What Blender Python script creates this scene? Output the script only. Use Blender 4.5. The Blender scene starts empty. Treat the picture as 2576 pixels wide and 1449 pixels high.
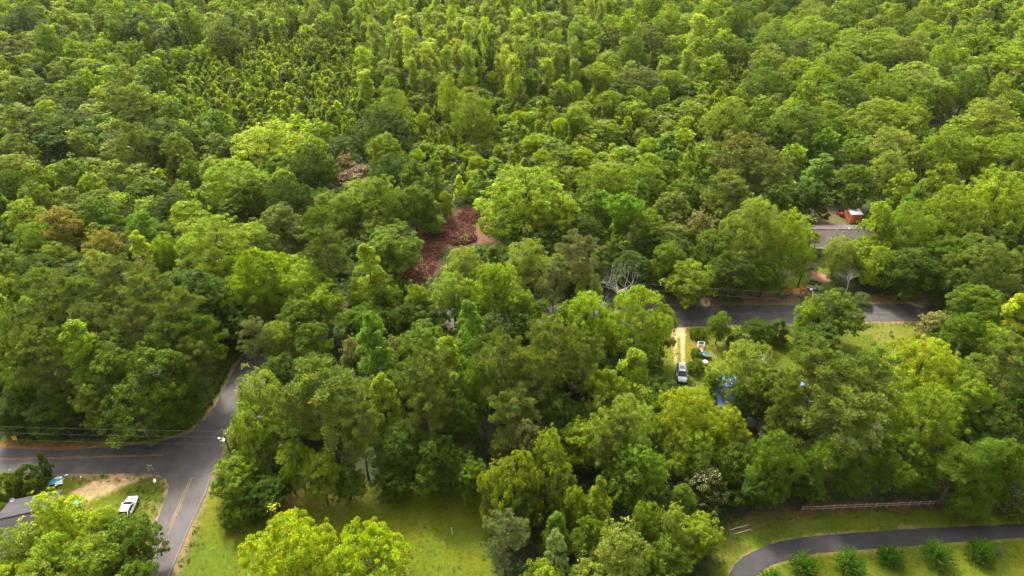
import bpy, bmesh, math, random
import numpy as np
from mathutils import Vector, Matrix
from mathutils.geometry import tessellate_polygon

SC = bpy.context.scene
COL = SC.collection
# ------------------------------------------------------------------ camera
CAM_H = 85.0
PITCH = math.radians(35.0)
FPX = 1717.0            # focal length in pixels of a 2576 px wide picture
cam_d = bpy.data.cameras.new('camera')
cam = bpy.data.objects.new('camera', cam_d)
COL.objects.link(cam)
cam.location = (0, 0, CAM_H)
cam.rotation_euler = (math.radians(90) - PITCH, 0, 0)
cam_d.sensor_width = 36.0
cam_d.lens = 36.0 * FPX / 2576.0
cam_d.clip_start = 1.0
cam_d.clip_end = 6000.0
SC.camera = cam

# ------------------------------------------------------------------ sky + sun
SUN_EL = math.radians(46)
SUN_AZ = math.radians(-22)          # from +y (beyond the wood), a little to the left
w = bpy.data.worlds.new("World")
SC.world = w
w.use_nodes = True
nt = w.node_tree
bg = nt.nodes['Background']
sky = nt.nodes.new('ShaderNodeTexSky')
sky.sky_type = 'NISHITA'
sky.sun_disc = False
sky.sun_elevation = SUN_EL
sky.sun_rotation = SUN_AZ
sky.air_density = 1.0
sky.dust_density = 6.0
sky.ozone_density = 0.6
hsv = nt.nodes.new('ShaderNodeHueSaturation')
hsv.inputs['Saturation'].default_value = 0.03      # thin overcast: the sky light is nearly white
nt.links.new(sky.outputs[0], hsv.inputs['Color'])
nt.links.new(hsv.outputs[0], bg.inputs[0])
bg.inputs[1].default_value = 0.15
sd = bpy.data.lights.new('sun', 'SUN')
sd.energy = 2.6
sd.angle = math.radians(9)
sd.color = (1.0, 0.91, 0.74)
sun = bpy.data.objects.new('sun', sd)
COL.objects.link(sun)
sdir = Vector((math.sin(SUN_AZ) * math.cos(SUN_EL), math.cos(SUN_AZ) * math.cos(SUN_EL), math.sin(SUN_EL)))
sun.rotation_euler = sdir.to_track_quat('Z', 'Y').to_euler()
sun.location = sdir * 300
SC.view_settings.view_transform = 'Standard'
SC.view_settings.look = 'None'
SC.view_settings.gamma = 1.0
SC.view_settings.use_curve_mapping = False
SC.view_settings.exposure = 1.7
SC.render.engine = 'CYCLES'
SC.cycles.max_bounces = 6
SC.cycles.diffuse_bounces = 3
SC.cycles.transmission_bounces = 3
SC.cycles.transparent_max_bounces = 4
SC.cycles.volume_bounces = 0
SC.cycles.use_denoising = True

cT, sT = math.cos(PITCH), math.sin(PITCH)
RNG = np.random.default_rng(7)
random.seed(7)


def P(px, py, z=0.0):
    """the point at height z that stands at (px, py) of the 2576 x 1449 survey sheet"""
    u = (px - 1288.0) / FPX
    v = -(py - 724.5) / FPX
    d = Vector((u, cT + v * sT, -sT + v * cT))
    t = (z - CAM_H) / d.z
    return Vector((d.x * t, d.y * t, z))


def proj(x, y, z):
    dy, dz = y, z - CAM_H
    dep = dy * cT - dz * sT
    return 1288 + FPX * x / dep, 724.5 - FPX * (dy * sT + dz * cT) / dep, dep


def yaw_between(a, b):
    return math.atan2(b.y - a.y, b.x - a.x)


# ------------------------------------------------------------------ materials
def new_mat(name):
    m = bpy.data.materials.new(name)
    m.use_nodes = True
    t = m.node_tree
    return m, t, t.nodes['Principled BSDF']


def N(t, kind, **kw):
    n = t.nodes.new(kind)
    for k, v in kw.items():
        if hasattr(n, k):
            setattr(n, k, v)
        else:
            n.inputs[k].default_value = v
    return n


def plain(name, col, rough=0.6, spec=0.4, metal=0.0, noise=0.15, scale=6.0, bump=0.0, coat=0.0):
    m, t, b = new_mat(name)
    tc = N(t, 'ShaderNodeTexCoord')
    nz = N(t, 'ShaderNodeTexNoise')
    nz.inputs['Scale'].default_value = scale
    nz.inputs['Detail'].default_value = 5
    t.links.new(tc.outputs['Object'], nz.inputs['Vector'])
    mr = N(t, 'ShaderNodeMapRange')
    mr.inputs['To Min'].default_value = 1 - noise
    mr.inputs['To Max'].default_value = 1 + noise
    t.links.new(nz.outputs['Fac'], mr.inputs['Value'])
    mx = N(t, 'ShaderNodeMix', data_type='RGBA', blend_type='MULTIPLY')
    mx.inputs[0].default_value = 1.0
    mx.inputs[6].default_value = (*col, 1)
    t.links.new(mr.outputs[0], mx.inputs[7])
    t.links.new(mx.outputs[2], b.inputs['Base Color'])
    b.inputs['Roughness'].default_value = rough
    b.inputs['Specular IOR Level'].default_value = spec
    b.inputs['Metallic'].default_value = metal
    b.inputs['Coat Weight'].default_value = coat
    if bump:
        bp = N(t, 'ShaderNodeBump')
        bp.inputs['Strength'].default_value = bump
        bp.inputs['Distance'].default_value = 0.05
        t.links.new(nz.outputs['Fac'], bp.inputs['Height'])
        t.links.new(bp.outputs[0], b.inputs['Normal'])
    return m


def leaf_material(name, transl=0.38, rough=0.6, spec=0.10):
    m, t, b = new_mat(name)
    oi = N(t, 'ShaderNodeObjectInfo')
    at = N(t, 'ShaderNodeAttribute', attribute_name='tint')
    mul = N(t, 'ShaderNodeMix', data_type='RGBA', blend_type='MULTIPLY')
    mul.inputs[0].default_value = 1.0
    t.links.new(oi.outputs['Color'], mul.inputs[6])
    t.links.new(at.outputs['Color'], mul.inputs[7])
    own = N(t, 'ShaderNodeMix', data_type='RGBA', blend_type='MIX')
    t.links.new(at.outputs['Alpha'], own.inputs[0])
    t.links.new(mul.outputs[2], own.inputs[6])
    t.links.new(at.outputs['Color'], own.inputs[7])
    t.links.new(own.outputs[2], b.inputs['Base Color'])
    b.inputs['Roughness'].default_value = rough
    b.inputs['Specular IOR Level'].default_value = spec
    tr = N(t, 'ShaderNodeBsdfTranslucent')
    wm = N(t, 'ShaderNodeMix', data_type='RGBA', blend_type='MULTIPLY')
    wm.inputs[0].default_value = 1.0
    t.links.new(own.outputs[2], wm.inputs[6])
    wm.inputs[7].default_value = (1.35, 1.45, 0.6, 1)
    t.links.new(wm.outputs[2], tr.inputs['Color'])
    ms = N(t, 'ShaderNodeMixShader')
    ms.inputs[0].default_value = transl
    t.links.new(b.outputs[0], ms.inputs[1])
    t.links.new(tr.outputs[0], ms.inputs[2])
    out = t.nodes['Material Output']
    t.links.new(ms.outputs[0], out.inputs['Surface'])
    return m


M = {}
M['leaf'] = leaf_material('leaf', 0.45)
M['needle'] = leaf_material('needle', 0.22, 0.6, 0.1)
M['bark'] = plain('bark', (0.105, 0.08, 0.06), 0.9, 0.1, noise=0.5, scale=3)
M['pinebark'] = plain('pine_bark', (0.12, 0.075, 0.05), 0.9, 0.1, noise=0.5, scale=4)
M['palebark'] = plain('pale_bark', (0.24, 0.22, 0.18), 0.9, 0.1, noise=0.4, scale=3)
M['deadwood'] = plain('dead_wood', (0.33, 0.31, 0.26), 0.85, 0.1, noise=0.35, scale=3)
M['greywood'] = plain('grey_wood', (0.10, 0.085, 0.07), 0.85, 0.15, noise=0.35, scale=3)
M['blackpole'] = plain('dark_creosote', (0.02, 0.018, 0.016), 0.7, 0.3, noise=0.3)
M['wire'] = plain('wire', (0.14, 0.14, 0.14), 0.5, 0.5, noise=0.0)
M['white'] = plain('white_paint', (0.78, 0.78, 0.76), 0.5, 0.4, noise=0.06)
M['offwhite'] = plain('off_white_paint', (0.6, 0.58, 0.53), 0.6, 0.4, noise=0.15)
M['carwhite'] = plain('white_car_paint', (0.78, 0.78, 0.78), 0.35, 0.5, noise=0.02, coat=0.4)
M['carsilver'] = plain('silver_car_paint', (0.34, 0.34, 0.37), 0.35, 0.5, noise=0.03, coat=0.5)
M['carglass'] = plain('car_glass', (0.015, 0.018, 0.022), 0.08, 0.6, noise=0.0)
M['darkcar'] = plain('dark_car_panel', (0.03, 0.03, 0.035), 0.35, 0.5, noise=0.02)
M['tyre'] = plain('tyre', (0.02, 0.02, 0.02), 0.85, 0.2)
M['steel'] = plain('steel', (0.42, 0.42, 0.42), 0.4, 0.5, metal=0.6, noise=0.15)
M['lamp'] = plain('lamp_glass', (0.7, 0.7, 0.68), 0.1, 0.6, noise=0.0)
M['redlamp'] = plain('red_lamp', (0.4, 0.02, 0.02), 0.15, 0.6, noise=0.0)
M['red'] = plain('red_plastic', (0.42, 0.02, 0.035), 0.3, 0.5, noise=0.12, coat=0.3)
M['pink'] = plain('faded_red', (0.55, 0.17, 0.17), 0.6, 0.3, noise=0.2)
M['black'] = plain('black', (0.02, 0.02, 0.02), 0.6, 0.3)
M['teal'] = plain('dark_green_paint', (0.018, 0.075, 0.075), 0.4, 0.5, noise=0.2)
M['bin'] = plain('turquoise_plastic', (0.02, 0.42, 0.60), 0.45, 0.4, noise=0.1)
M['tarp'] = plain('blue_tarp', (0.10, 0.42, 0.66), 0.45, 0.4, noise=0.25, scale=3)
M['paper'] = plain('white_sheet', (0.80, 0.82, 0.84), 0.6, 0.3, noise=0.06)
M['orange'] = plain('orange_boards', (0.60, 0.20, 0.075), 0.75, 0.25, noise=0.2, scale=2)
M['orange_dark'] = plain('red_brown_boards', (0.36, 0.085, 0.035), 0.75, 0.25, noise=0.2, scale=2)
M['yellow'] = plain('yellow_sign', (0.80, 0.46, 0.015), 0.4, 0.5, noise=0.03)
M['signback'] = plain('sign_back', (0.30, 0.29, 0.26), 0.5, 0.5, metal=0.3, noise=0.12)
M['stopred'] = plain('stop_red', (0.5, 0.02, 0.02), 0.4, 0.5, noise=0.03)
M['bladegreen'] = plain('street_blade', (0.02, 0.16, 0.07), 0.4, 0.5, noise=0.03)
M['fencewood'] = plain('weathered_white_wood', (0.24, 0.215, 0.185), 0.7, 0.2, noise=0.3)
M['brick'] = plain('brick_wall', (0.26, 0.12, 0.08), 0.85, 0.2, noise=0.3, scale=5)
M['siding'] = plain('grey_siding', (0.34, 0.35, 0.35), 0.7, 0.3, noise=0.1)
M['glass'] = plain('window_glass', (0.03, 0.035, 0.04), 0.1, 0.6, noise=0.0)
M['gravel_edge'] = plain('pale_grit', (0.30, 0.25, 0.18), 0.9, 0.1, noise=0.4, scale=8)
M['flowerw'] = plain('white_petals', (0.78, 0.76, 0.62), 0.7, 0.2)


def shingle(name, col, col2, sx=0.9, sy=0.28):
    m, t, b = new_mat(name)
    tc = N(t, 'ShaderNodeTexCoord')
    mp = N(t, 'ShaderNodeMapping')
    t.links.new(tc.outputs['Object'], mp.inputs[0])
    br = N(t, 'ShaderNodeTexBrick')
    br.inputs['Color1'].default_value = (*col, 1)
    br.inputs['Color2'].default_value = (*col2, 1)
    br.inputs['Mortar'].default_value = (col[0] * .55, col[1] * .55, col[2] * .55, 1)
    br.inputs['Scale'].default_value = 1.0
    br.inputs['Brick Width'].default_value = sx
    br.inputs['Row Height'].default_value = sy
    br.inputs['Mortar Size'].default_value = 0.02
    t.links.new(mp.outputs[0], br.inputs['Vector'])
    nz = N(t, 'ShaderNodeTexNoise')
    nz.inputs['Scale'].default_value = 0.7
    nz.inputs['Detail'].default_value = 6
    t.links.new(tc.outputs['Object'], nz.inputs['Vector'])
    mr = N(t, 'ShaderNodeMapRange')
    mr.inputs['To Min'].default_value = 0.7
    mr.inputs['To Max'].default_value = 1.3
    t.links.new(nz.outputs['Fac'], mr.inputs['Value'])
    mx = N(t, 'ShaderNodeMix', data_type='RGBA', blend_type='MULTIPLY')
    mx.inputs[0].default_value = 1.0
    t.links.new(br.outputs['Color'], mx.inputs[6])
    t.links.new(mr.outputs[0], mx.inputs[7])
    t.links.new(mx.outputs[2], b.inputs['Base Color'])
    b.inputs['Roughness'].default_value = 0.9
    b.inputs['Specular IOR Level'].default_value = 0.2
    return m


M['roof_brown'] = shingle('brown_shingles', (0.075, 0.058, 0.054), (0.10, 0.079, 0.073))
M['roof_grey'] = shingle('grey_shingles', (0.045, 0.040, 0.044), (0.06, 0.053, 0.058))
M['roof_blue'] = plain('blue_metal_roof', (0.09, 0.17, 0.34), 0.42, 0.5, metal=0.0, noise=0.12, scale=1.5)
M['roof_white'] = plain('white_roof_sheet', (0.62, 0.62, 0.60), 0.6, 0.3, noise=0.12, scale=2)


def asphalt(name, col, patch=0.35):
    m, t, b = new_mat(name)
    tc = N(t, 'ShaderNodeTexCoord')
    big = N(t, 'ShaderNodeTexNoise')
    big.inputs['Scale'].default_value = 0.09
    big.inputs['Detail'].default_value = 5
    big.inputs['Roughness'].default_value = 0.6
    t.links.new(tc.outputs['Object'], big.inputs['Vector'])
    fine = N(t, 'ShaderNodeTexNoise')
    fine.inputs['Scale'].default_value = 2.2
    fine.inputs['Detail'].default_value = 8
    fine.inputs['Roughness'].default_value = 0.75
    t.links.new(tc.outputs['Object'], fine.inputs['Vector'])
    sp = N(t, 'ShaderNodeTexVoronoi')
    sp.inputs['Scale'].default_value = 1.3
    t.links.new(tc.outputs['Object'], sp.inputs['Vector'])
    ramp = N(t, 'ShaderNodeMapRange')
    ramp.inputs['From Min'].default_value = 0.03
    ramp.inputs['From Max'].default_value = 0.07
    ramp.inputs['To Min'].default_value = 1.0
    ramp.inputs['To Max'].default_value = 0.0
    t.links.new(sp.outputs['Distance'], ramp.inputs['Value'])
    mr = N(t, 'ShaderNodeMapRange')
    mr.inputs['From Min'].default_value = 0.3
    mr.inputs['From Max'].default_value = 0.7
    mr.inputs['To Min'].default_value = 1 - patch
    mr.inputs['To Max'].default_value = 1 + patch
    t.links.new(big.outputs['Fac'], mr.inputs['Value'])
    mr2 = N(t, 'ShaderNodeMapRange')
    mr2.inputs['To Min'].default_value = 0.6
    mr2.inputs['To Max'].default_value = 1.4
    t.links.new(fine.outputs['Fac'], mr2.inputs['Value'])
    mul = N(t, 'ShaderNodeMath', operation='MULTIPLY')
    t.links.new(mr.outputs[0], mul.inputs[0])
    t.links.new(mr2.outputs[0], mul.inputs[1])
    mx = N(t, 'ShaderNodeMix', data_type='RGBA', blend_type='MULTIPLY')
    mx.inputs[0].default_value = 1.0
    mx.inputs[6].default_value = (*col, 1)
    t.links.new(mul.outputs[0], mx.inputs[7])
    lf = N(t, 'ShaderNodeMix', data_type='RGBA', blend_type='MIX')
    t.links.new(ramp.outputs[0], lf.inputs[0])
    t.links.new(mx.outputs[2], lf.inputs[6])
    lf.inputs[7].default_value = (0.17, 0.15, 0.10, 1)
    t.links.new(lf.outputs[2], b.inputs['Base Color'])
    cr = N(t, 'ShaderNodeTexVoronoi', feature='DISTANCE_TO_EDGE')
    cr.inputs['Scale'].default_value = 0.35
    wn = N(t, 'ShaderNodeMix', data_type='RGBA', blend_type='ADD')
    wn.inputs[0].default_value = 0.6
    t.links.new(tc.outputs['Object'], wn.inputs[6])
    t.links.new(fine.outputs['Color'], wn.inputs[7])
    t.links.new(wn.outputs[2], cr.inputs['Vector'])
    ck_ = N(t, 'ShaderNodeMapRange')
    ck_.inputs['From Min'].default_value = 0.0
    ck_.inputs['From Max'].default_value = 0.03
    ck_.inputs['To Min'].default_value = 0.78
    ck_.inputs['To Max'].default_value = 1.0
    t.links.new(cr.outputs['Distance'], ck_.inputs['Value'])
    mid = N(t, 'ShaderNodeTexNoise')
    mid.inputs['Scale'].default_value = 0.45
    mid.inputs['Detail'].default_value = 3
    t.links.new(tc.outputs['Object'], mid.inputs['Vector'])
    md_ = N(t, 'ShaderNodeMapRange')
    md_.inputs['From Min'].default_value = 0.35
    md_.inputs['From Max'].default_value = 0.65
    md_.inputs['To Min'].default_value = 0.8
    md_.inputs['To Max'].default_value = 1.22
    t.links.new(mid.outputs['Fac'], md_.inputs['Value'])
    mm = N(t, 'ShaderNodeMath', operation='MULTIPLY')
    t.links.new(ck_.outputs[0], mm.inputs[0])
    t.links.new(md_.outputs[0], mm.inputs[1])
    cx = N(t, 'ShaderNodeMix', data_type='RGBA', blend_type='MULTIPLY')
    cx.inputs[0].default_value = 1.0
    t.links.new(lf.outputs[2], cx.inputs[6])
    t.links.new(mm.outputs[0], cx.inputs[7])
    t.links.new(cx.outputs[2], b.inputs['Base Color'])
    b.inputs['Specular IOR Level'].default_value = 0.35
    rr = N(t, 'ShaderNodeMapRange')
    rr.inputs['From Min'].default_value = 0.35
    rr.inputs['From Max'].default_value = 0.65
    rr.inputs['To Min'].default_value = 0.62
    rr.inputs['To Max'].default_value = 0.85
    t.links.new(big.outputs['Fac'], rr.inputs['Value'])
    t.links.new(rr.outputs[0], b.inputs['Roughness'])
    bp = N(t, 'ShaderNodeBump')
    bp.inputs['Strength'].default_value = 0.4
    bp.inputs['Distance'].default_value = 0.03
    t.links.new(fine.outputs['Fac'], bp.inputs['Height'])
    t.links.new(bp.outputs[0], b.inputs['Normal'])
    return m


M['asphalt'] = asphalt('road_asphalt', (0.052, 0.0445, 0.0425))
M['asphalt2'] = asphalt('driveway_asphalt', (0.027, 0.0235, 0.025), 0.25)
M['yline'] = plain('worn_yellow_line', (0.20, 0.125, 0.045), 0.8, 0.2, noise=0.5, scale=1.5)
M['wline'] = plain('worn_white_line', (0.17, 0.16, 0.155), 0.8, 0.2, noise=0.5, scale=1.5)


def ground_material():
    m, t, b = new_mat('ground_cover')
    tc = N(t, 'ShaderNodeTexCoord')
    at = N(t, 'ShaderNodeAttribute', attribute_name='cover')
    n1 = N(t, 'ShaderNodeTexNoise')
    n1.inputs['Scale'].default_value = 1.6
    n1.inputs['Detail'].default_value = 9
    n1.inputs['Roughness'].default_value = 0.8
    t.links.new(tc.outputs['Object'], n1.inputs['Vector'])
    n2 = N(t, 'ShaderNodeTexNoise')
    n2.inputs['Scale'].default_value = 0.22
    n2.inputs['Detail'].default_value = 6
    n2.inputs['Roughness'].default_value = 0.65
    t.links.new(tc.outputs['Object'], n2.inputs['Vector'])
    m1 = N(t, 'ShaderNodeMapRange')
    m1.inputs['From Min'].default_value = 0.25
    m1.inputs['From Max'].default_value = 0.75
    m1.inputs['To Min'].default_value = 0.45
    m1.inputs['To Max'].default_value = 1.55
    t.links.new(n1.outputs['Fac'], m1.inputs['Value'])
    m2 = N(t, 'ShaderNodeMapRange')
    m2.inputs['From Min'].default_value = 0.3
    m2.inputs['From Max'].default_value = 0.7
    t.links.new(n2.outputs['Fac'], m2.inputs['Value'])
    tint = N(t, 'ShaderNodeMix', data_type='RGBA', blend_type='MIX')
    t.links.new(m2.outputs[0], tint.inputs[0])
    tint.inputs[6].default_value = (0.88, 1.02, 0.9, 1)
    tint.inputs[7].default_value = (1.20, 1.02, 1.0, 1)
    a = N(t, 'ShaderNodeMix', data_type='RGBA', blend_type='MULTIPLY')
    a.inputs[0].default_value = 1.0
    t.links.new(at.outputs['Color'], a.inputs[6])
    t.links.new(tint.outputs[2], a.inputs[7])
    c = N(t, 'ShaderNodeMix', data_type='RGBA', blend_type='MULTIPLY')
    c.inputs[0].default_value = 1.0
    t.links.new(a.outputs[2], c.inputs[6])
    t.links.new(m1.outputs[0], c.inputs[7])
    t.links.new(c.outputs[2], b.inputs['Base Color'])
    b.inputs['Roughness'].default_value = 0.95
    b.inputs['Specular IOR Level'].default_value = 0.1
    bp = N(t, 'ShaderNodeBump')
    bp.inputs['Strength'].default_value = 0.6
    bp.inputs['Distance'].default_value = 0.15
    t.links.new(n1.outputs['Fac'], bp.inputs['Height'])
    t.links.new(bp.outputs[0], b.inputs['Normal'])
    return m


M['ground'] = ground_material()


# ------------------------------------------------------------------ mesh helpers
def tag(o, label=None, cat=None, group=None, kind=None):
    if label:
        o['label'] = label
    if cat:
        o['category'] = cat
    if group:
        o['group'] = group
    if kind:
        o['kind'] = kind
    return o


def link(name, me, parent=None, mats=()):
    for m in mats:
        me.materials.append(m)
    o = bpy.data.objects.new(name, me)
    COL.objects.link(o)
    if parent is not None:
        o.parent = parent
    return o


def thing(name, loc, rz=0.0, label=None, cat=None, group=None):
    o = bpy.data.objects.new(name, None)
    o.empty_display_size = 0.5
    COL.objects.link(o)
    o.location = loc
    o.rotation_euler = (0, 0, rz)
    return tag(o, label, cat, group)


class MB:
    """collects shapes; build() links them as ONE mesh"""

    def __init__(s):
        s.v = []
        s.f = []
        s.mi = []

    def add(s, vs, fs, mi=0):
        k = len(s.v)
        s.v += [tuple(v) for v in vs]
        s.f += [tuple(i + k for i in f) for f in fs]
        s.mi += [mi] * len(fs)
        return s

    def box(s, c, d, rz=0.0, mi=0, taper=1.0, rx=0.0):
        hx, hy, hz = d[0] / 2, d[1] / 2, d[2] / 2
        R = Matrix.Rotation(rz, 3, 'Z') @ Matrix.Rotation(rx, 3, 'X')
        vs = []
        for z, k in ((-hz, 1), (hz, taper)):
            for x, y in ((-hx, -hy), (hx, -hy), (hx, hy), (-hx, hy)):
                vs.append(Vector(c) + R @ Vector((x * k, y * k, z)))
        return s.add(vs, [(0, 3, 2, 1), (4, 5, 6, 7), (0, 1, 5, 4), (1, 2, 6, 5), (2, 3, 7, 6), (3, 0, 4, 7)], mi)

    def tube(s, pts, rads, n=8, mi=0, cap=True):
        pts = [Vector(p) for p in pts]
        if not hasattr(rads, '__len__'):
            rads = [rads] * len(pts)
        vs, fs = [], []
        prev = None
        for i, p in enumerate(pts):
            a = pts[max(i - 1, 0)]
            b = pts[min(i + 1, len(pts) - 1)]
            d = (b - a).normalized()
            u = d.cross(Vector((0, 0, 1))) if prev is None else prev - d * prev.dot(d)
            if u.length < 1e-4:
                u = d.cross(Vector((1, 0, 0)))
            u.normalize()
            prev = u
            v = d.cross(u)
            for k in range(n):
                an = 2 * math.pi * k / n
                vs.append(p + (u * math.cos(an) + v * math.sin(an)) * rads[i])
        for i in range(len(pts) - 1):
            for k in range(n):
                k2 = (k + 1) % n
                fs.append((i * n + k, i * n + k2, (i + 1) * n + k2, (i + 1) * n + k))
        if cap:
            fs.append(tuple(range(n - 1, -1, -1)))
            fs.append(tuple((len(pts) - 1) * n + k for k in range(n)))
        return s.add(vs, fs, mi)

    def loft(s, rings, mi=0, cap=True):
        n = len(rings[0])
        vs = [p for r in rings for p in r]
        fs = []
        for i in range(len(rings) - 1):
            for k in range(n):
                k2 = (k + 1) % n
                fs.append((i * n + k, i * n + k2, (i + 1) * n + k2, (i + 1) * n + k))
        if cap:
            fs.append(tuple(range(n - 1, -1, -1)))
            fs.append(tuple((len(rings) - 1) * n + k for k in range(n)))
        return s.add(vs, fs, mi)

    def build(s, name, mats, parent=None, smooth=False):
        me = bpy.data.meshes.new(name)
        me.from_pydata(s.v, [], s.f)
        if not isinstance(mats, (list, tuple)):
            mats = [mats]
        o = link(name, me, parent, mats)
        if len(mats) > 1:
            me.polygons.foreach_set('material_index', s.mi)
        if smooth:
            me.polygons.foreach_set('use_smooth', [True] * len(me.polygons))
        bm = bmesh.new()
        bm.from_mesh(me)
        bmesh.ops.recalc_face_normals(bm, faces=bm.faces)
        bm.to_mesh(me)
        bm.free()
        return o


def quads_mesh(name, V, tint, mat):
    """V (n,4,3) leaf quads, tint (n,4) colour + 'own' flag"""
    n = len(V)
    me = bpy.data.meshes.new(name)
    me.vertices.add(n * 4)
    me.vertices.foreach_set('co', V.reshape(-1).astype(np.float32))
    me.loops.add(n * 4)
    me.loops.foreach_set('vertex_index', np.arange(n * 4, dtype=np.int32))
    me.polygons.add(n)
    me.polygons.foreach_set('loop_start', np.arange(0, n * 4, 4, dtype=np.int32))
    a = me.attributes.new('tint', 'FLOAT_COLOR', 'POINT')
    a.data.foreach_set('color', np.repeat(tint.astype(np.float32), 4, axis=0).reshape(-1))
    me.materials.append(mat)
    me.update(calc_edges=True)
    return me


# ------------------------------------------------------------------ numpy noise
def vnoise(x, y, seed=0):
    xi = np.floor(x).astype(np.int64)
    yi = np.floor(y).astype(np.int64)
    fx, fy = x - xi, y - yi
    fx = fx * fx * (3 - 2 * fx)
    fy = fy * fy * (3 - 2 * fy)

    def h(a, b):
        k = (a * 374761393 + b * 668265263 + seed * 1442695041) & 0x7fffffff
        k = ((k ^ (k >> 13)) * 1274126177) & 0x7fffffff
        return ((k ^ (k >> 16)) & 0xffff) / 65535.0
    return (h(xi, yi) * (1 - fx) + h(xi + 1, yi) * fx) * (1 - fy) + (h(xi, yi + 1) * (1 - fx) + h(xi + 1, yi + 1) * fx) * fy


def fbm(x, y, seed=0, octv=4):
    s, a, tot = 0, 1.0, 0
    for k in range(octv):
        s = s + a * vnoise(x * 2 ** k, y * 2 ** k, seed + k)
        tot += a
        a *= 0.55
    return s / tot - 0.5


def sdf_poly(poly, X, Y):
    """signed distance (negative inside) of points to a polygon"""
    D = np.full(X.shape, 1e9)
    inside = np.zeros(X.shape, bool)
    n = len(poly)
    for i in range(n):
        x1, y1 = poly[i]
        x2, y2 = poly[(i + 1) % n]
        dx, dy = x2 - x1, y2 - y1
        L = dx * dx + dy * dy + 1e-12
        t = np.clip(((X - x1) * dx + (Y - y1) * dy) / L, 0, 1)
        D = np.minimum(D, (X - x1 - t * dx) ** 2 + (Y - y1 - t * dy) ** 2)
        if y1 != y2:
            c = ((y1 > Y) != (y2 > Y)) & (X < (x2 - x1) * (Y - y1) / (y2 - y1) + x1)
            inside ^= c
    D = np.sqrt(D)
    return np.where(inside, -D, D)


def dpoly(pts):
    return [(P(a, b).x, P(a, b).y) for a, b in pts]

# ================================================================== GROUND
ROAD = [(330, 1490), (352, 1405), (385, 1335), (412, 1268), (425, 1225), (419, 1206), (400, 1195), (360, 1191), (250, 1192), (80, 1191),
        (0, 1189), (-400, 1180), (-400, 1122), (0, 1124), (60, 1130), (130, 1132), (200, 1130), (330, 1120), (420, 1107), (476, 1090), (512, 1058),
        (540, 1022), (565, 975), (592, 925), (612, 893), (640, 850), (690, 812), (760, 790), (860, 780), (1000, 774), (1300, 771),
        (1715, 770), (2000, 767), (2200, 765), (2350, 764), (2576, 762), (2900, 760), (2900, 806), (2576, 807), (2350, 808), (2190, 809),
        (2000, 814), (1850, 819), (1715, 823), (1500, 824), (1200, 824), (950, 828), (850, 840), (780, 860), (725, 895), (690, 935),
        (655, 985), (620, 1040), (590, 1085), (562, 1130), (540, 1180), (522, 1235), (496, 1290), (470, 1350), (445, 1410), (415, 1490)]
DRIVE = [(1810, 1490), (1830, 1449), (1845, 1425), (1870, 1400), (1910, 1380), (1960, 1362), (2030, 1350), (2120, 1343), (2200, 1337),
         (2300, 1330), (2400, 1325), (2500, 1321), (2576, 1318), (2800, 1308), (2800, 1340), (2576, 1352), (2450, 1361), (2350, 1368),
         (2250, 1376), (2150, 1384), (2060, 1391), (1985, 1407), (1940, 1421), (1910, 1440), (1890, 1462), (1875, 1490)]
GRASS = [
    [(400, 1500), (445, 1420), (470, 1350), (520, 1235), (560, 1215), (700, 1235), (960, 1215), (1200, 1225), (1240, 1300), (1240, 1500)],
    [(1790, 1500), (1800, 1340), (1850, 1310), (1920, 1293), (2030, 1286), (2390, 1276), (2480, 1290), (2600, 1285), (2800, 1280), (2800, 1500)],
    [(-400, 1112), (0, 1106), (200, 1108), (400, 1092), (470, 1070), (515, 1035), (560, 960), (600, 895), (612, 893), (590, 940),
     (545, 1022), (476, 1094), (330, 1124), (0, 1124), (-400, 1122)],
    [(-200, 1192), (419, 1200), (425, 1222), (385, 1335), (320, 1490), (-200, 1500)],
    [(1655, 826), (1715, 820), (2350, 806), (2370, 880), (2250, 950), (1800, 960), (1660, 965)],
    [(1965, 705), (2085, 668), (2100, 735), (1970, 732)],
    [(2085, 745), (2300, 740), (2350, 758), (2090, 760)],
]
CLAY = [
    [(1165, 522), (1200, 528), (1222, 560), (1240, 610), (1110, 625), (1100, 690), (1060, 715), (990, 700), (1020, 650), (1060, 610), (1050, 560), (1110, 560)],
]
litter = np.array([0.038, 0.040, 0.018])
grass_c = np.array([0.092, 0.104, 0.005])
grass_d = np.array([0.055, 0.084, 0.006])
dry_c = np.array([0.17, 0.135, 0.045])
clay_c = np.array([0.095, 0.040, 0.026])
clay_l = np.array([0.155, 0.085, 0.062])
tan_c = np.array([0.40, 0.285, 0.165])
mulch_c = np.array([0.13, 0.055, 0.028])


def axis(a0, a1, fine, far0, far1, coarse):
    core = np.arange(a0, a1 + fine / 2, fine)
    lo, hi, s = [], [], fine
    p = a0
    while p > far0:
        s = min(s * 1.25, coarse)
        p -= s
        lo.append(p)
    s, p = fine, a1
    while p < far1:
        s = min(s * 1.25, coarse)
        p += s
        hi.append(p)
    return np.concatenate([lo[::-1], core, hi])


gx = axis(-118, 122, 0.36, -2500, 2500, 90)
gy = axis(44, 172, 0.36, -500, 4500, 90)
X, Y = np.meshgrid(gx, gy)
cov = np.tile(litter, X.shape + (1,))
nz1 = fbm(X * 0.35, Y * 0.35, 3, 5)
nz2 = fbm(X * 0.09, Y * 0.09, 11, 4)
nz3 = fbm(X * 1.1, Y * 1.1, 23, 3)


def mixc(mask, col):
    global cov
    cov = cov * (1 - mask[..., None]) + np.asarray(col) * mask[..., None]


def soft(poly, width=0.5, jit=1.6, grow=0.0):
    d = sdf_poly(dpoly(poly), X, Y) - grow
    d = d + nz1 * jit * 2 + nz3 * jit
    return np.clip(0.5 - d / (2 * width), 0, 1)


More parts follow.
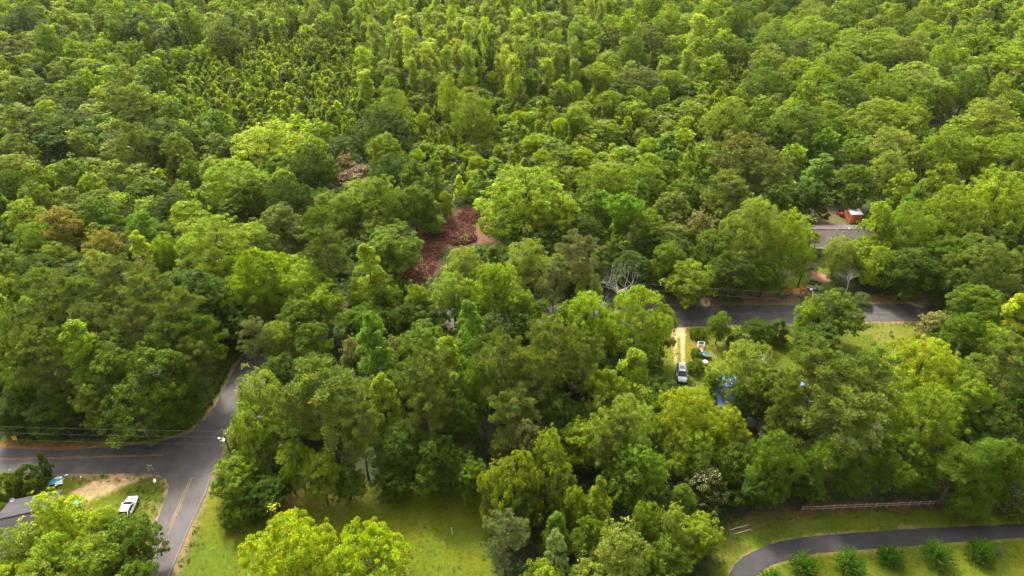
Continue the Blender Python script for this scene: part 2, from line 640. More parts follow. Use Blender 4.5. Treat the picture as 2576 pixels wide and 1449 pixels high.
mixc(np.clip(nz2 * 3 + 0.4, 0, 1) * 0.6, (0.045, 0.06, 0.018))
GM = np.zeros(X.shape)
for g in GRASS:
    mk = soft(g, 0.5, 0.9)
    GM = np.maximum(GM, mk)
    gcol = grass_d + (grass_c - grass_d) * np.clip(nz2[..., None] * 2.2 + 0.62, 0, 1)
    cov = cov * (1 - mk[..., None]) + gcol * mk[..., None]
# thin or dry places in the lawns
mixc(GM * np.clip((fbm(X * 0.16, Y * 0.16, 51, 4) - 0.08) * 4, 0, 1) * 0.45, dry_c)
mixc(GM * np.clip((fbm(X * 0.8, Y * 0.8, 77, 3) - 0.12) * 5, 0, 1) * 0.35, (0.06, 0.12, 0.012))
# road verges: dry grass, then bare grit right at the asphalt
dr = sdf_poly(dpoly(ROAD), X, Y)
mixc(np.clip(1 - (dr + nz1 * 2.4 + nz3) / 1.4, 0, 1) * 0.65, (0.15, 0.115, 0.045))
mixc(np.clip(1 - (dr + nz1 * 1.6 + nz3) / 0.7, 0, 1) * 0.9, (0.22, 0.15, 0.085))
dd = sdf_poly(dpoly(DRIVE), X, Y)
mixc(np.clip(1 - (dd + nz1 * 1.8 + nz3 * 1.5) / 0.40, 0, 1) * 0.7, (0.19, 0.145, 0.06))
# red clay bank above the left road, and along the far road
for poly, c, k in [
    ([(-60, 1112), (120, 1116), (260, 1118), (330, 1112), (320, 1124), (200, 1134), (-60, 1128)], (0.21, 0.085, 0.04), 0.85),
    ([(1690, 752), (2350, 748), (2360, 768), (1690, 774)], (0.15, 0.105, 0.055), 0.7),
    ([(1960, 728), (2100, 726), (2110, 758), (1760, 760), (1760, 742)], (0.12, 0.075, 0.045), 0.7),
    ([(2140, 748), (2340, 742), (2350, 756), (2140, 762)], (0.115, 0.075, 0.04), 0.7),
    ([(520, 1235), (535, 1215), (470, 1400), (430, 1500), (405, 1500)], (0.14, 0.10, 0.04), 0.75),
    ([(640, 1240), (960, 1235), (930, 1262), (700, 1285), (660, 1270)], (0.15, 0.11, 0.03), 0.6),
    ([(1830, 1320), (1920, 1285), (1990, 1280), (1900, 1330), (1840, 1345)], (0.13, 0.07, 0.035), 0.6)]:
    mixc(soft(poly, 0.8, 0.9) * k, c)
mixc(soft([(2040, 1262), (2110, 1268), (2200, 1262), (2390, 1256), (2395, 1275), (2300, 1276), (2160, 1283), (2010, 1300), (1990, 1290)], 0.5, 1.0) * 0.92, mulch_c)
# clearing of torn-up clay
ck = soft(CLAY[0], 0.8, 0.9)
mixc(ck, clay_c)
mixc(ck * np.clip(nz1 * 4 + nz3 * 2, 0, 1) * 0.7, (0.07, 0.03, 0.02))
mixc(soft([(1165, 560), (1215, 555), (1232, 600), (1190, 612), (1150, 590)], 1.4, 2.2) * 0.4, clay_l)
# sandy track across the corner lot, rust stain on it
mixc(soft([(165, 1262), (190, 1240), (232, 1215), (290, 1197), (385, 1192), (372, 1203), (340, 1216), (310, 1226), (262, 1240), (215, 1262)], 0.6, 0.8), tan_c)
mixc(soft([(165, 1262), (200, 1238), (262, 1228), (240, 1245)], 0.6, 1.2) * 0.6, (0.16, 0.13, 0.06))
mixc(soft([(283, 1198), (306, 1197), (303, 1212), (283, 1216)], 0.4, 0.3) * 0.8, (0.50, 0.20, 0.085))
# two wheel ruts to the silver car
mixc(soft([(1690, 824), (1727, 822), (1724, 842), (1719, 848), (1698, 848), (1690, 838)], 0.3, 0.35) * 0.9, tan_c * 0.85)
mixc(soft([(1692, 838), (1702, 838), (1703, 870), (1704, 915), (1698, 915), (1695, 870)], 0.16, 0.12) * 0.9, tan_c * 0.85)
mixc(soft([(1711, 838), (1724, 838), (1722, 870), (1721, 915), (1715, 915), (1713, 870)], 0.16, 0.12) * 0.9, tan_c * 0.85)
mixc(soft([(1738, 830), (1750, 845), (1752, 880), (1744, 880), (1740, 850)], 0.5, 0.7) * 0.6, (0.20, 0.10, 0.06))
# earth yard behind the brown roofed house
mixc(soft([(2030, 516), (2170, 512), (2175, 562), (2060, 575), (2030, 545)], 0.8, 0.7), (0.085, 0.065, 0.045))
mixc(soft([(2060, 540), (2120, 540), (2125, 562), (2065, 562)], 1.0, 1.2) * 0.6, (0.09, 0.09, 0.025))
# brick path and little beds before it
mixc(soft([(2042, 680), (2078, 692), (2090, 706), (2072, 708), (2040, 698)], 0.3, 0.25), (0.27, 0.14, 0.12))
mixc(soft([(1996, 728), (2030, 722), (2036, 734), (2000, 738)], 0.4, 0.4), (0.32, 0.12, 0.05))
# ground under the trees by the blue roofed house, left yard edge
mixc(soft([(1870, 1060), (1960, 1060), (1960, 1110), (1880, 1130)], 0.8, 0.9), (0.13, 0.06, 0.04))
mixc(soft([(-40, 1300), (20, 1300), (20, 1400), (-40, 1400)], 0.5, 0.6), (0.24, 0.09, 0.045))
Z = nz1 * 0.10 + nz3 * 0.03
lvl = np.clip(np.minimum(dr, dd) / 1.5, 0, 1)          # level beside the roads
Z = (Z - 0.05) * lvl - 0.02
n1_, n2_ = X.shape
me = bpy.data.meshes.new('ground')
V = np.stack([X, Y, Z], -1).reshape(-1, 3).astype(np.float32)
idx = np.arange(n1_ * n2_).reshape(n1_, n2_)
F = np.stack([idx[:-1, :-1], idx[:-1, 1:], idx[1:, 1:], idx[1:, :-1]], -1).reshape(-1, 4).astype(np.int32)
me.vertices.add(len(V))
me.vertices.foreach_set('co', V.reshape(-1))
me.loops.add(F.size)
me.loops.foreach_set('vertex_index', F.reshape(-1))
me.polygons.add(len(F))
me.polygons.foreach_set('loop_start', np.arange(0, F.size, 4, dtype=np.int32))
ca = me.attributes.new('cover', 'FLOAT_COLOR', 'POINT')
ca.data.foreach_set('color', np.concatenate([cov, np.ones(cov.shape[:2] + (1,))], -1).reshape(-1).astype(np.float32))
me.update(calc_edges=True)
tag(link('ground', me, None, [M['ground']]), kind='structure')


def sheet(name, outline, mat, z, jit=0.10, step=0.5, kind='structure', world=False):
    pts = outline if world else dpoly(outline)
    out = []
    for i in range(len(pts)):
        a, b = Vector((*pts[i], 0)), Vector((*pts[(i + 1) % len(pts)], 0))
        n = max(1, int((b - a).length / step))
        if n > 600:
            n = 600
        for k in range(n):
            p = a.lerp(b, k / n)
            nx = float(fbm(np.array([p.x * 1.3]), np.array([p.y * 1.3]), 5, 3)[0]) * 2 * jit
            ny = float(fbm(np.array([p.x * 1.3]), np.array([p.y * 1.3]), 9, 3)[0]) * 2 * jit
            out.append(Vector((p.x + nx, p.y + ny, z)))
    tri = tessellate_polygon([out])
    mb = MB()
    mb.add(out, tri)
    o = mb.build(name, mat)
    for p in o.data.polygons:
        if p.normal.z < 0:
            p.flip()
    return tag(o, kind=kind)


sheet('road', ROAD, M['asphalt'], 0.03, 0.16)
sheet('driveway', DRIVE, M['asphalt2'], 0.03, 0.12)


def join_lines(name, specs, mat):
    mb = MB()
    for pts, wid in specs:
        W = [P(a, b, 0.036) for a, b in pts]
        for i in range(len(W) - 1):
            a, b = W[i], W[i + 1]
            d = b - a
            n = max(1, int(d.length / 0.8))
            s = Vector((-d.y, d.x, 0)).normalized() * wid / 2
            for k in range(n):
                if random.random() < 0.05:
                    continue
                p, q = a.lerp(b, k / n), a.lerp(b, (k + 1) / n)
                ww = s * random.uniform(0.7, 1.1)
                mb.add([p - ww, p + ww, q + ww, q - ww], [(0, 1, 2, 3)])
    return tag(mb.build(name, mat), kind='structure')


join_lines('road_markings', [
    ([(-300, 1159), (0, 1156), (150, 1153.5), (300, 1149), (412, 1146)], 0.13),
    ([(-300, 1155), (0, 1152.5), (150, 1150.5), (300, 1146.5), (412, 1143.5)], 0.13),
    ([(479, 1200), (456, 1255), (432, 1310), (419, 1343)], 0.13),
    ([(484, 1200), (461, 1255), (437, 1310), (424, 1343)], 0.13),
    ([(408, 1352), (392, 1385), (364, 1449), (350, 1485)], 0.13),
    ([(413, 1352), (397, 1385), (369, 1449), (355, 1485)], 0.13),
], M['yline'])
join_lines('road_edge_line', [
    ([(527, 1204), (515, 1240), (490, 1293), (465, 1349), (440, 1408), (408, 1485)], 0.07),
    ([(1715, 791), (1850, 789), (2000, 787), (2190, 786), (2350, 785), (2576, 784)], 0.08),
], M['wline'])

# ================================================================== TREES
def unit(a):
    return a / (np.linalg.norm(a, axis=-1, keepdims=True) + 1e-9)


def leaves(C, rad, m, size, rng, out, aspect=0.55, flat=0.8, droop=0.0, radial=False, upb=0.35, jit=0.5, tone=None, bloom=None, bloomp=0.0, shell=0.45):
    """m leaves round each clump centre C (n,3) of radius rad (n,)"""
    n = len(C)
    d = unit(rng.normal(size=(n, m, 3)) + out[:, None, :] * 0.9 + np.array([0, 0, 0.35]))
    rr = rad[:, None, None] * (shell + (1.08 - shell) * rng.random((n, m, 1)) ** 0.6)
    p = C[:, None, :] + d * rr * np.array([1, 1, flat])
    nrm = unit(d * 0.75 + np.array([0, 0, upb]) + rng.normal(size=(n, m, 3)) * jit)
    if radial:
        tan = unit(d + rng.normal(size=(n, m, 3)) * 0.45 + np.array([0, 0, 0.3]))
    else:
        tan = rng.normal(size=(n, m, 3)) + d * 0.4
        tan = tan - nrm * (tan * nrm).sum(-1, keepdims=True)
        tan[..., 2] -= droop * 1.6
        tan = unit(tan)
    bi = unit(np.cross(nrm, tan))
    s = size * (0.65 + 0.7 * rng.random((n, m, 1)))
    a, b = tan * s * 0.5, bi * s * 0.5 * aspect
    V = np.stack([p - a, p - a * 0.1 + b, p + a, p - a * 0.1 - b], 2)
    ct = np.ones(n) if tone is None else tone
    hue = rng.normal(size=(n, 1)) * 0.08
    v = ct[:, None] * (0.72 + 0.56 * rng.random((n, m)))
    col = np.stack([v * (1 + hue + 0.10 * rng.normal(size=(n, m))), v * np.ones((n, m)), v * (1 - hue)], -1)
    al = np.zeros((n, m, 1))
    if bloom is not None:
        bm_ = rng.random((n, m)) < bloomp
        col[bm_] = np.array(bloom) * (0.75 + 0.5 * rng.random((bm_.sum(), 1)))
        al[bm_] = 1
    T = np.concatenate([np.clip(col, 0, 3), al], -1)
    return V.reshape(-1, 4, 3), T.reshape(-1, 4)


def lobe_clumps(lobes, per, rng, zmin=-0.45):
    """clump centres on the outside of a heap of ellipsoid lobes"""
    Cs, Os, Ls = [], [], []
    for i, (c, r) in enumerate(lobes):
        k = max(4, int(per * (r[0] * r[1]) ** 0.8))
        d = unit(rng.normal(size=(k, 3)))
        d = d[d[:, 2] > zmin]
        p = c + d * r * (0.86 + 0.2 * rng.random((len(d), 1)))
        keep = np.ones(len(p), bool)
        for j, (c2, r2) in enumerate(lobes):
            if j != i:
                keep &= (((p - c2) / (r2 * 0.82)) ** 2).sum(1) > 1
        Cs.append(p[keep])
        Os.append(unit(d[keep] / r))
        Ls.append(np.full(keep.sum(), i))
    return np.concatenate(Cs), np.concatenate(Os), np.concatenate(Ls)


LODQ = {'A': (1.5, 0.86), 'B': (0.75, 1.22), 'C': (0.19, 2.2)}
PROTO = {}


def proto(kind, seed, lod):
    key = (kind, seed, lod)
    if key in PROTO:
        return PROTO[key]
    rng = np.random.default_rng(abs(hash((sum(map(ord, kind)) * 131 + seed * 17))) % 2 ** 31)
    q, ls = LODQ[lod]
    limbs = []
    mat = 'leaf'
    bark = 'palebark' if kind in ('moss', 'droop') else 'bark'
    R, H = 5.0, 15.0
    parts = []
    base_r = 0.26

    def go(C, O, rad, m, size, **kw):
        kw.setdefault('tone', 0.8 + 0.4 * rng.random(len(C)))
        if lod == 'C':
            sel = rng.random(len(C)) < 0.55
            if kw.get('tone') is not None:
                kw['tone'] = kw['tone'][sel]
            C, O, rad = C[sel], O[sel], rad[sel] * 1.35
            m = max(5, int(m * q / 0.55))
        else:
            m = max(6, int(m * q))
        parts.append(leaves(C, rad, m, size * ls, rng, O, **kw))

    if kind in ('broad', 'oak', 'rosette', 'droop', 'bloom', 'moss', 'bloomw', 'russet'):
        if kind == 'oak':
            R, H = 7.0, 15.0
        if kind == 'droop':
            R, H = 7.0, 13.0
        K = {'oak': 20, 'droop': 15, 'moss': 17}.get(kind, 15)
        lobes = []
        for k in range(K):
            f = k / (K - 1)
            az = k * 2.399 + rng.random() * 0.7
            zc = 0.84 - 0.60 * f + rng.normal() * 0.04
            ro = (0.05 + 0.60 * math.sin(min(1, f * 1.5 + 0.12) * math.pi / 2)) * (0.85 + 0.3 * rng.random())
            if f > 0.75:
                ro *= 0.9
            rl = (0.17 + 0.21 * rng.random() ** 0.8) * (1.0 if kind != 'oak' else 0.9)
            ro = min(ro * 1.08, 1.0 - rl)
            c = np.array([math.cos(az) * ro * R, math.sin(az) * ro * R, zc * H])
            r = np.array([rl * R, rl * R, rl * R * (0.72 if kind != 'moss' else 0.9)])
            lobes.append((c, r))
            limbs.append((c, 0.3 + 0.25 * rng.random()))
        cr = {'rosette': 0.42, 'oak': 0.62, 'moss': 0.55}.get(kind, 0.66)
        per = {'rosette': 34, 'oak': 15, 'moss': 19, 'droop': 13}.get(kind, 14) * (1.0)
        C, O, Lb = lobe_clumps([(c, r) for c, r in lobes], per, rng)
        lt = 0.85 + 0.3 * rng.random(K)
        tone = lt[Lb] * (0.82 + 0.36 * rng.random(len(C)))
        rad = cr * (0.7 + 0.6 * rng.random(len(C)))
        sh = rng.random(len(C)) < 0.16          # shoots that stick out of the outline
        C[sh] += O[sh] * (0.35 + 0.75 * rng.random((sh.sum(), 1))) + np.array([0, 0, 0.25])
        rad[sh] *= 0.62
        m = {'rosette': 26, 'oak': 52, 'droop': 60, 'moss': 44}.get(kind, 58)
        size = {'rosette': 0.30, 'oak': 0.27, 'droop': 0.42, 'moss': 0.26}.get(kind, 0.33)
        kw = {}
        if kind == 'droop':
            kw = dict(aspect=0.36, droop=0.8)
        if kind == 'bloom':
            kw = dict(bloom=(0.42, 0.30, 0.17), bloomp=0.30)
        if kind == 'bloomw':
            kw = dict(bloom=(0.55, 0.50, 0.33), bloomp=0.10)
        if kind == 'moss':
            kw = dict(bloom=(0.26, 0.25, 0.17), bloomp=0.07, droop=0.5)
        if kind == 'russet':
            kw = dict(bloom=(0.26, 0.15, 0.05), bloomp=0.22)
        go(C, O, rad, m, size, tone=tone, **kw)
        # loose inner leaves
        Ci = rng.normal(size=(70, 3)) * np.array([R * .32, R * .32, H * .16]) + np.array([0, 0, H * .5])
        go(Ci, unit(Ci - np.array([0, 0, H * .5])), np.full(70, 1.1), 22, 0.5)
    elif kind in ('pine', 'greypine'):
        R, H = 4.6, 19.0
        mat, bark = 'needle', 'pinebark'
        base_r = 0.24
        Cs, Os = [], []
        nl = 34
        for k in range(nl):
            f = k / (nl - 1)
            z = 0.40 + 0.58 * f
            prof = math.sin((1 - f) ** 0.62 * math.pi * 0.62 + 0.18) if f < 0.999 else 0.1
            ln = R * max(0.12, prof) * (0.6 + 0.5 * rng.random())
            az = k * 2.399 + rng.normal() * 0.4
            d = np.array([math.cos(az), math.sin(az), 0.28 + 0.3 * f])
            tip = np.array([0, 0, z * H]) + d * ln
            limbs.append((tip, 0.9))
            for j in range(6 if ln > 1.8 else 3):
                s = 0.40 + 0.62 * j / 5 + rng.random() * 0.08
                side = np.array([-d[1], d[0], 0]) * rng.normal() * 0.24 * ln * s
                Cs.append(np.array([0, 0, z * H]) + d * ln * min(s, 1.04) + side + np.array([0, 0, 0.2 * rng.normal()]))
                Os.append(unit(d * 0.5 + np.array([0, 0, 0.8])))
        C, O = np.array(Cs), np.array(Os)
        rad = 0.72 * (0.7 + 0.6 * rng.random(len(C)))
        go(C, O, rad, 92, 0.46, aspect=0.24, radial=True, flat=0.72, shell=0.15, jit=0.9, tone=0.78 + 0.44 * rng.random(len(C)))
    elif kind in ('cone', 'silver', 'cedar', 'sapling'):
        R, H = (3.0, 16.0) if kind != 'cedar' else (2.6, 11.0)
        if kind == 'sapling':
            R, H = 1.5, 5.5
        n = {'cone': 250, 'silver': 260, 'cedar': 300, 'sapling': 90}[kind]
        f = rng.random(n) ** 0.8
        z = 0.10 + 0.90 * f
        az = rng.random(n) * 2 * np.pi
        lob = 1 + 0.26 * np.sin(az * 2 + z * 13 + seed) + 0.16 * np.sin(az * 4 - z * 21 + seed * 2)
        pr = np.clip((1 - f) ** 0.72 * 1.02 + 0.05, 0, 1) * np.clip(0.62 + f * 1.5, 0, 1)
        ro = R * pr * lob * (0.72 + 0.33 * rng.random(n))
        if kind != 'sapling':
            nb = 34
            bz = np.sort(rng.random(nb) ** 0.85)
            ba = np.arange(nb) * 2.4 + rng.normal(size=nb) * 0.5
            bs = 0.75 + 0.45 * rng.random(nb)
            bi_ = rng.integers(0, nb, n)
            f = np.clip(bz[bi_] + rng.normal(size=n) * 0.018, 0, 1)
            z = 0.08 + 0.92 * f
            az = ba[bi_] + rng.normal(size=n) * 0.30
            ro = R * (np.clip((1 - bz[bi_]) ** 0.62 * 1.08 + 0.04, 0, 1.1) * np.clip(0.7 + bz[bi_] * 1.6, 0, 1)) * bs[bi_] * (0.35 + 0.65 * rng.random(n) ** 0.6)
            z = z - 0.030 * ro / R
        C = np.stack([np.cos(az) * ro, np.sin(az) * ro, z * H], -1)
        O = unit(np.stack([np.cos(az), np.sin(az), np.full(n, 0.55)], -1))
        cr = {'cone': 0.60, 'silver': 0.5, 'cedar': 0.55, 'sapling': 0.42}[kind]
        rad = cr * (0.65 + 0.7 * rng.random(n))
        m = {'cone': 44, 'silver': 40, 'cedar': 46, 'sapling': 22}[kind]
        sz = {'cone': 0.32, 'silver': 0.30, 'cedar': 0.24, 'sapling': 0.34}[kind]
        go(C, O, rad, m, sz, tone=0.72 + 0.56 * rng.random(n), flat=0.85 if kind != 'cedar' else 0.7,
           aspect=0.3 if kind in ('cedar', 'silver') else 0.6)
        base_r = 0.2 if kind != 'sapling' else 0.06
        for k in range(10):
            a = k * 2.4
            limbs.append((np.array([math.cos(a) * R * .5, math.sin(a) * R * .5, H * (0.25 + 0.05 * k)]), 0.9))
    elif kind == 'vine':
        R, H = 2.6, 14.0
        n = 330
        z = rng.random(n) ** 0.75
        az = rng.random(n) * 2 * np.pi
        top = np.exp(-((z - 0.84) / 0.15) ** 2)
        skirt = np.exp(-(z / 0.22) ** 2)
        ro = R * (0.36 + 0.55 * top + 0.55 * skirt) * (0.7 + 0.4 * rng.random(n)) * (1 + 0.3 * np.sin(az * 2 + z * 9 + seed)) * np.clip((1.03 - z) * 9, 0, 1)
        C = np.stack([np.cos(az) * ro + 0.5 * np.sin(z * 6 + seed), np.sin(az) * ro, (0.03 + 0.95 * z) * H], -1)
        O = unit(np.stack([np.cos(az), np.sin(az), np.full(n, 0.25)], -1))
        go(C, O, 0.55 * (0.6 + 0.8 * rng.random(n)), 36, 0.32, droop=0.6, upb=0.15, flat=1.0)
        for k in range(5):
            limbs.append((np.array([math.cos(k * 2.4) * R * .7, math.sin(k * 2.4) * R * .7, H * 0.85]), 0.9))
    elif kind == 'slender':
        R, H = 2.7, 19.0
        bark = 'palebark'
        base_r = 0.17
        n = 190
        f = rng.random(n)
        z = 0.30 + 0.68 * f
        az = rng.random(n) * 2 * np.pi
        nb = 13
        bz = 0.30 + 0.64 * (np.arange(nb) + 0.6 * rng.random(nb)) / nb
        br_ = R * (0.28 + 0.26 * rng.random(nb)) * np.where(bz > 0.85, 0.85, 1.0)
        ba = np.arange(nb) * 2.4 + rng.normal(size=nb) * 0.6
        bo = R * (0.15 + 0.42 * rng.random(nb)) * np.where(bz > 0.88, 0.35, 1.0)
        k_ = rng.integers(0, nb, n)
        dv = unit(rng.normal(size=(n, 3)) + np.array([0, 0, 0.3]))
        C = np.stack([np.cos(ba[k_]) * bo[k_], np.sin(ba[k_]) * bo[k_], bz[k_] * H], -1) + dv * (br_[k_] * (0.7 + 0.35 * rng.random(n)))[:, None] * np.array([1, 1, 1.15])
        O = unit(np.stack([np.cos(az), np.sin(az), np.full(n, 0.6)], -1))
        go(C, O, 0.62 * (0.6 + 0.8 * rng.random(n)), 34, 0.32, flat=1.1)
        for k in range(9):
            limbs.append((np.array([math.cos(k * 2.4) * R * .6, math.sin(k * 2.4) * R * .6, H * (0.5 + 0.045 * k)]), 0.92))
    elif kind == 'bush':
        R, H = 2.2, 3.2
        lobes = []
        for k in range(6):
            az = k * 2.4
            ro = R * 0.45 * (k > 0)
            c = np.array([math.cos(az) * ro, math.sin(az) * ro, H * (0.62 if k == 0 else 0.38)])
            lobes.append((c, np.array([R * .5, R * .5, H * .38])))
            limbs.append((c, 0.2))
        C, O, Lb = lobe_clumps(lobes, 40, rng, -0.8)
        go(C, O, 0.36 * (0.6 + 0.8 * rng.random(len(C))), 38, 0.24)
        base_r = 0.06
    V = np.concatenate([p[0] for p in parts])
    T = np.concatenate([p[1] for p in parts])
    # ragged shoots: a few leaves thrown out of the outline
    V = V + (rng.normal(size=(len(V), 1, 3)) * 0.05)
    V[..., 2] = np.maximum(V[..., 2], 0.05)
    PROTO[key] = dict(V=V, T=T, R=R, H=H, limbs=limbs, mat=mat, bark=bark, base_r=base_r, mesh=None, trunk=None)
    return PROTO[key]


def proto_meshes(p, name):
    if p['mesh'] is None:
        p['mesh'] = quads_mesh(name + '_crown', p['V'], p['T'], M[p['mat']])
        mb = MB()
        H, b = p['H'], p['base_r']
        rr = random.Random(int(H * 100 + len(p['V'])))
        pts, rads = [], []
        ns = 6
        for k in range(ns + 1):
            f = k / ns
            pts.append((0.25 * math.sin(f * 3) * f, 0.2 * math.sin(f * 4.2 + 1) * f, f * H * 0.93 - 0.3 * (k == 0)))
            rads.append(b * (1 - 0.86 * f) * (1.25 if k == 0 else 1))
        mb.tube(pts, rads, 7)
        for tip, zf in p['limbs']:
            tip = Vector(tip)
            r_h = math.hypot(tip.x, tip.y)
            z0 = tip.z * 0.62 if p['mat'] != 'needle' else tip.z - r_h * 0.35
            z0 = max(z0, H * 0.12)
            s = Vector((0, 0, min(z0, H * 0.85)))
            mid = s.lerp(tip, 0.5) + Vector((rr.uniform(-.3, .3), rr.uniform(-.3, .3), 0.06 * r_h))
            k = 0.42 if p['mat'] != 'needle' else 0.3
            mb.tube([s, mid, tip], [b * k, b * k * 0.6, b * 0.12], 5)
        me_ = bpy.data.meshes.new(name + '_trunk')
        me_.from_pydata(mb.v, [], mb.f)
        me_.materials.append(M[p['bark']])
        me_.polygons.foreach_set('use_smooth', [True] * len(me_.polygons))
        p['trunk'] = me_
    return p['mesh'], p['trunk']


TINT = dict(
    br=(0.195, 0.262, 0.010), gr=(0.090, 0.143, 0.006), dk=(0.056, 0.096, 0.005), ol=(0.122, 0.160, 0.018),
    gy=(0.150, 0.168, 0.048), yl=(0.215, 0.255, 0.009), em=(0.118, 0.196, 0.011), lt=(0.190, 0.232, 0.026),
    bn=(0.120, 0.145, 0.020), vy=(0.270, 0.330, 0.013), md=(0.150, 0.204, 0.009), sv=(0.150, 0.190, 0.048),
    rs=(0.205, 0.192, 0.016), bl=(0.084, 0.100, 0.016))
NAMES = dict(broad='broadleaf_tree', oak='spreading_oak_tree', rosette='broadleaf_tree', droop='pecan_tree', bloom='flowering_tree',
             bloomw='flowering_tree', moss='mossy_tree', russet='russet_tipped_tree', pine='pine_tree', greypine='pine_tree', cone='conical_tree',
             silver='silvery_tree', cedar='cedar_tree', sapling='sapling', vine='vine_covered_tree', slender='slender_tree', bush='bush')
CATS = dict(pine='pine tree', greypine='pine tree', cedar='cedar tree', bush='bush', sapling='sapling')
GROUPS = dict(broad='broadleaf trees of the wood', oak='spreading oak trees', rosette='broadleaf trees of the wood', droop='pecan trees by the lawn',
              bloom='flowering trees', bloomw='flowering trees', moss='mossy trees', russet='russet tipped trees', pine='pine trees',
              greypine='pine trees', cone='conical young trees', silver='silvery trees', cedar='cedar trees', sapling='saplings',
              vine='trees wrapped in vines', slender='slender tall trees', bush='bushes')
TREES = []     # every tree placed: x, y, r, h
COUNT = {}


def put_tree(kind, x, y, r, h, tint, label, lod=None, seed=None):
    dep = proj(x, y, h * .6)[2]
    if lod is None:
        lod = 'A' if dep < 150 else 'B'
    if seed is None:
        seed = random.randrange(4 if lod == 'A' else 3)
    p = proto(kind, seed, lod)
    name = NAMES[kind]
    cm, tm = proto_meshes(p, name)
    root = thing(name, (x, y, 0), random.uniform(0, 6.28), label, CATS.get(kind, 'tree'), GROUPS[kind])
    sx = r / p['R']
    sz = h / p['H']
    root.scale = (sx, sx, sz)
    c = bpy.data.objects.new('crown', cm)
    COL.objects.link(c)
    c.parent = root
    j = random.uniform(0.92, 1.1)
    t = TINT[tint] if isinstance(tint, str) else tint
    c.color = (t[0] * j * random.uniform(.94, 1.08), t[1] * j, t[2] * j, 1)
    k = bpy.data.objects.new('trunk', tm)
    COL.objects.link(k)
    k.parent = root
    TREES.append((x, y, r, h))
    COUNT[name] = COUNT.get(name, 0) + 1
    return root


HAND = []


def T(kind, px, py, wpx, h, tint, label, seed=None):
    """a tree whose top shows at (px, py) of the survey sheet, wpx wide there, h metres tall"""
    q = P(px, py + 4, h * 0.96)
    dep = proj(q.x, q.y, h * 0.7)[2]
    r = wpx * dep / FPX / 2 * (1.3 if kind == 'cone' else 1)
    # the outline's top is the far side of the dome: bring the stem nearer by part of the radius
    HAND.append((kind, q.x, q.y - 0.30 * r, r * 0.95, h, tint, label, seed))

# ---- corner lot, bottom left
T('rosette', 128, 1236, 158, 12, 'vy', 'bright lime tree with rosette tufts overlapping the grey roof and turquoise bin')
T('rosette', 120, 1332, 150, 10.5, 'br', 'lime tufted tree at the lower left, below the grey roofed house')
T('moss', 32, 1318, 120, 9.5, 'lt', 'pale green tree in the bottom left corner touching the grey roof edge')
T('broad', 262, 1272, 95, 9, 'br', 'light green small tree just left of the white car')
T('broad', 318, 1296, 145, 10, 'gr', 'dark green tree below the white car, reaching over the road edge')
T('broad', 215, 1338, 170, 11, 'md', 'mid green tree between the lime tufted trees and the road, bottom edge')
T('broad', 330, 1398, 110, 8.5, 'gr', 'deep green small tree leaning on the road at the very bottom left')
T('broad', 110, 1408, 200, 9, 'md', 'green tree cut by the bottom edge under the lime tufted trees')
T('broad', 20, 1400, 120, 8, 'br', 'yellowish tree cut by the bottom left corner of the picture')
T('bush', 66, 1166, 84, 4.6, 'dk', 'dark round bush between the left road and the grey roofed house')
T('bush', 8, 1188, 76, 4.2, 'gr', 'green bush at the left edge beside the dark round bush')
T('sapling', 100, 1136, 26, 5, 'gr', 'thin wispy sapling standing against the left road asphalt')
T('bush', 4, 1264, 44, 3, 'gr', 'small green bush at the left end of the grey roof')
# ---- wood left of the junction
T('pine', 93, 826, 145, 18, 'ol', 'olive pine with bare leaning stem above the yellow sign')
T('pine', 130, 860, 110, 16, 'ol', 'olive pine right behind the one over the yellow sign')
T('cone', 195, 806, 112, 18.5, 'br', 'bright lime crown sticking out over the dark trees left of the junction')
T('broad', 275, 838, 180, 17, 'gr', 'dark green broad tree under the lime crown, north of the left road')
T('broad', 372, 858, 185, 17, 'gr', 'dark green broad tree nearest the bend of the rising road')
T('russet', 238, 935, 130, 12, 'md', 'yellow flecked tree hanging over the wires of the left road')
T('moss', 330, 950, 190, 12, 'gr', 'dark tree with pale dead limbs low above the left road')
T('broad', 402, 935, 115, 11, 'gr', 'dark green tree at the corner of the junction grass verge')
T('broad', 130, 985, 150, 8, 'dk', 'dark low tree behind the wires, right of the yellow sign')
T('broad', 22, 985, 110, 8, 'dk', 'dark low tree at the left edge behind the yellow sign')
T('pine', 486, 858, 85, 14, 'ol', 'small olive pine by the narrow dark stretch of the rising road')
T('pine', 300, 648, 150, 18, 'bn', 'brown olive pine, uppermost of the pine grove on the left')
T('pine', 190, 705, 135, 18, 'ol', 'olive pine in the left grove with light tops')
T('pine', 105, 690, 140, 18, 'ol', 'olive pine on the left of the grove, near the left edge')
T('pine', 375, 690, 140, 18, 'ol', 'olive pine in the right half of the left grove')
T('pine', 445, 745, 130, 18, 'ol', 'pine at the right end of the left grove, behind the rising road')
T('pine', 500, 795, 110, 16, 'gr', 'green pine close above the dark hollow where the road vanishes')
T('pine', 60, 775, 120, 17, 'ol', 'olive pine above the lime tree at the left edge')
T('pine', 235, 765, 130, 17, 'bn', 'brown tinged pine in the lower middle of the left grove')
T('pine', 330, 775, 130, 17, 'bn', 'yellow brown pine in the lower right of the left grove')
T('pine', 420, 805, 110, 16, 'ol', 'olive pine low in the grove, above the dark green broad trees')
T('cone', 5, 742, 80, 15, 'br', 'lime tree cut by the left edge beside the pine grove')
T('russet', 12, 838, 80, 14, 'em', 'green tree with orange tip cut by the left edge')
T('broad', 35, 905, 90, 12, 'em', 'deep green tree at the left edge under the orange tipped one')
T('broad', 480, 668, 165, 15, 'dk', 'dark green broad tree between the pine grove and the lime limbed tree')
T('broad', 560, 690, 120, 14, 'dk', 'dark green tree filling the gap above the hollow of the rising road')
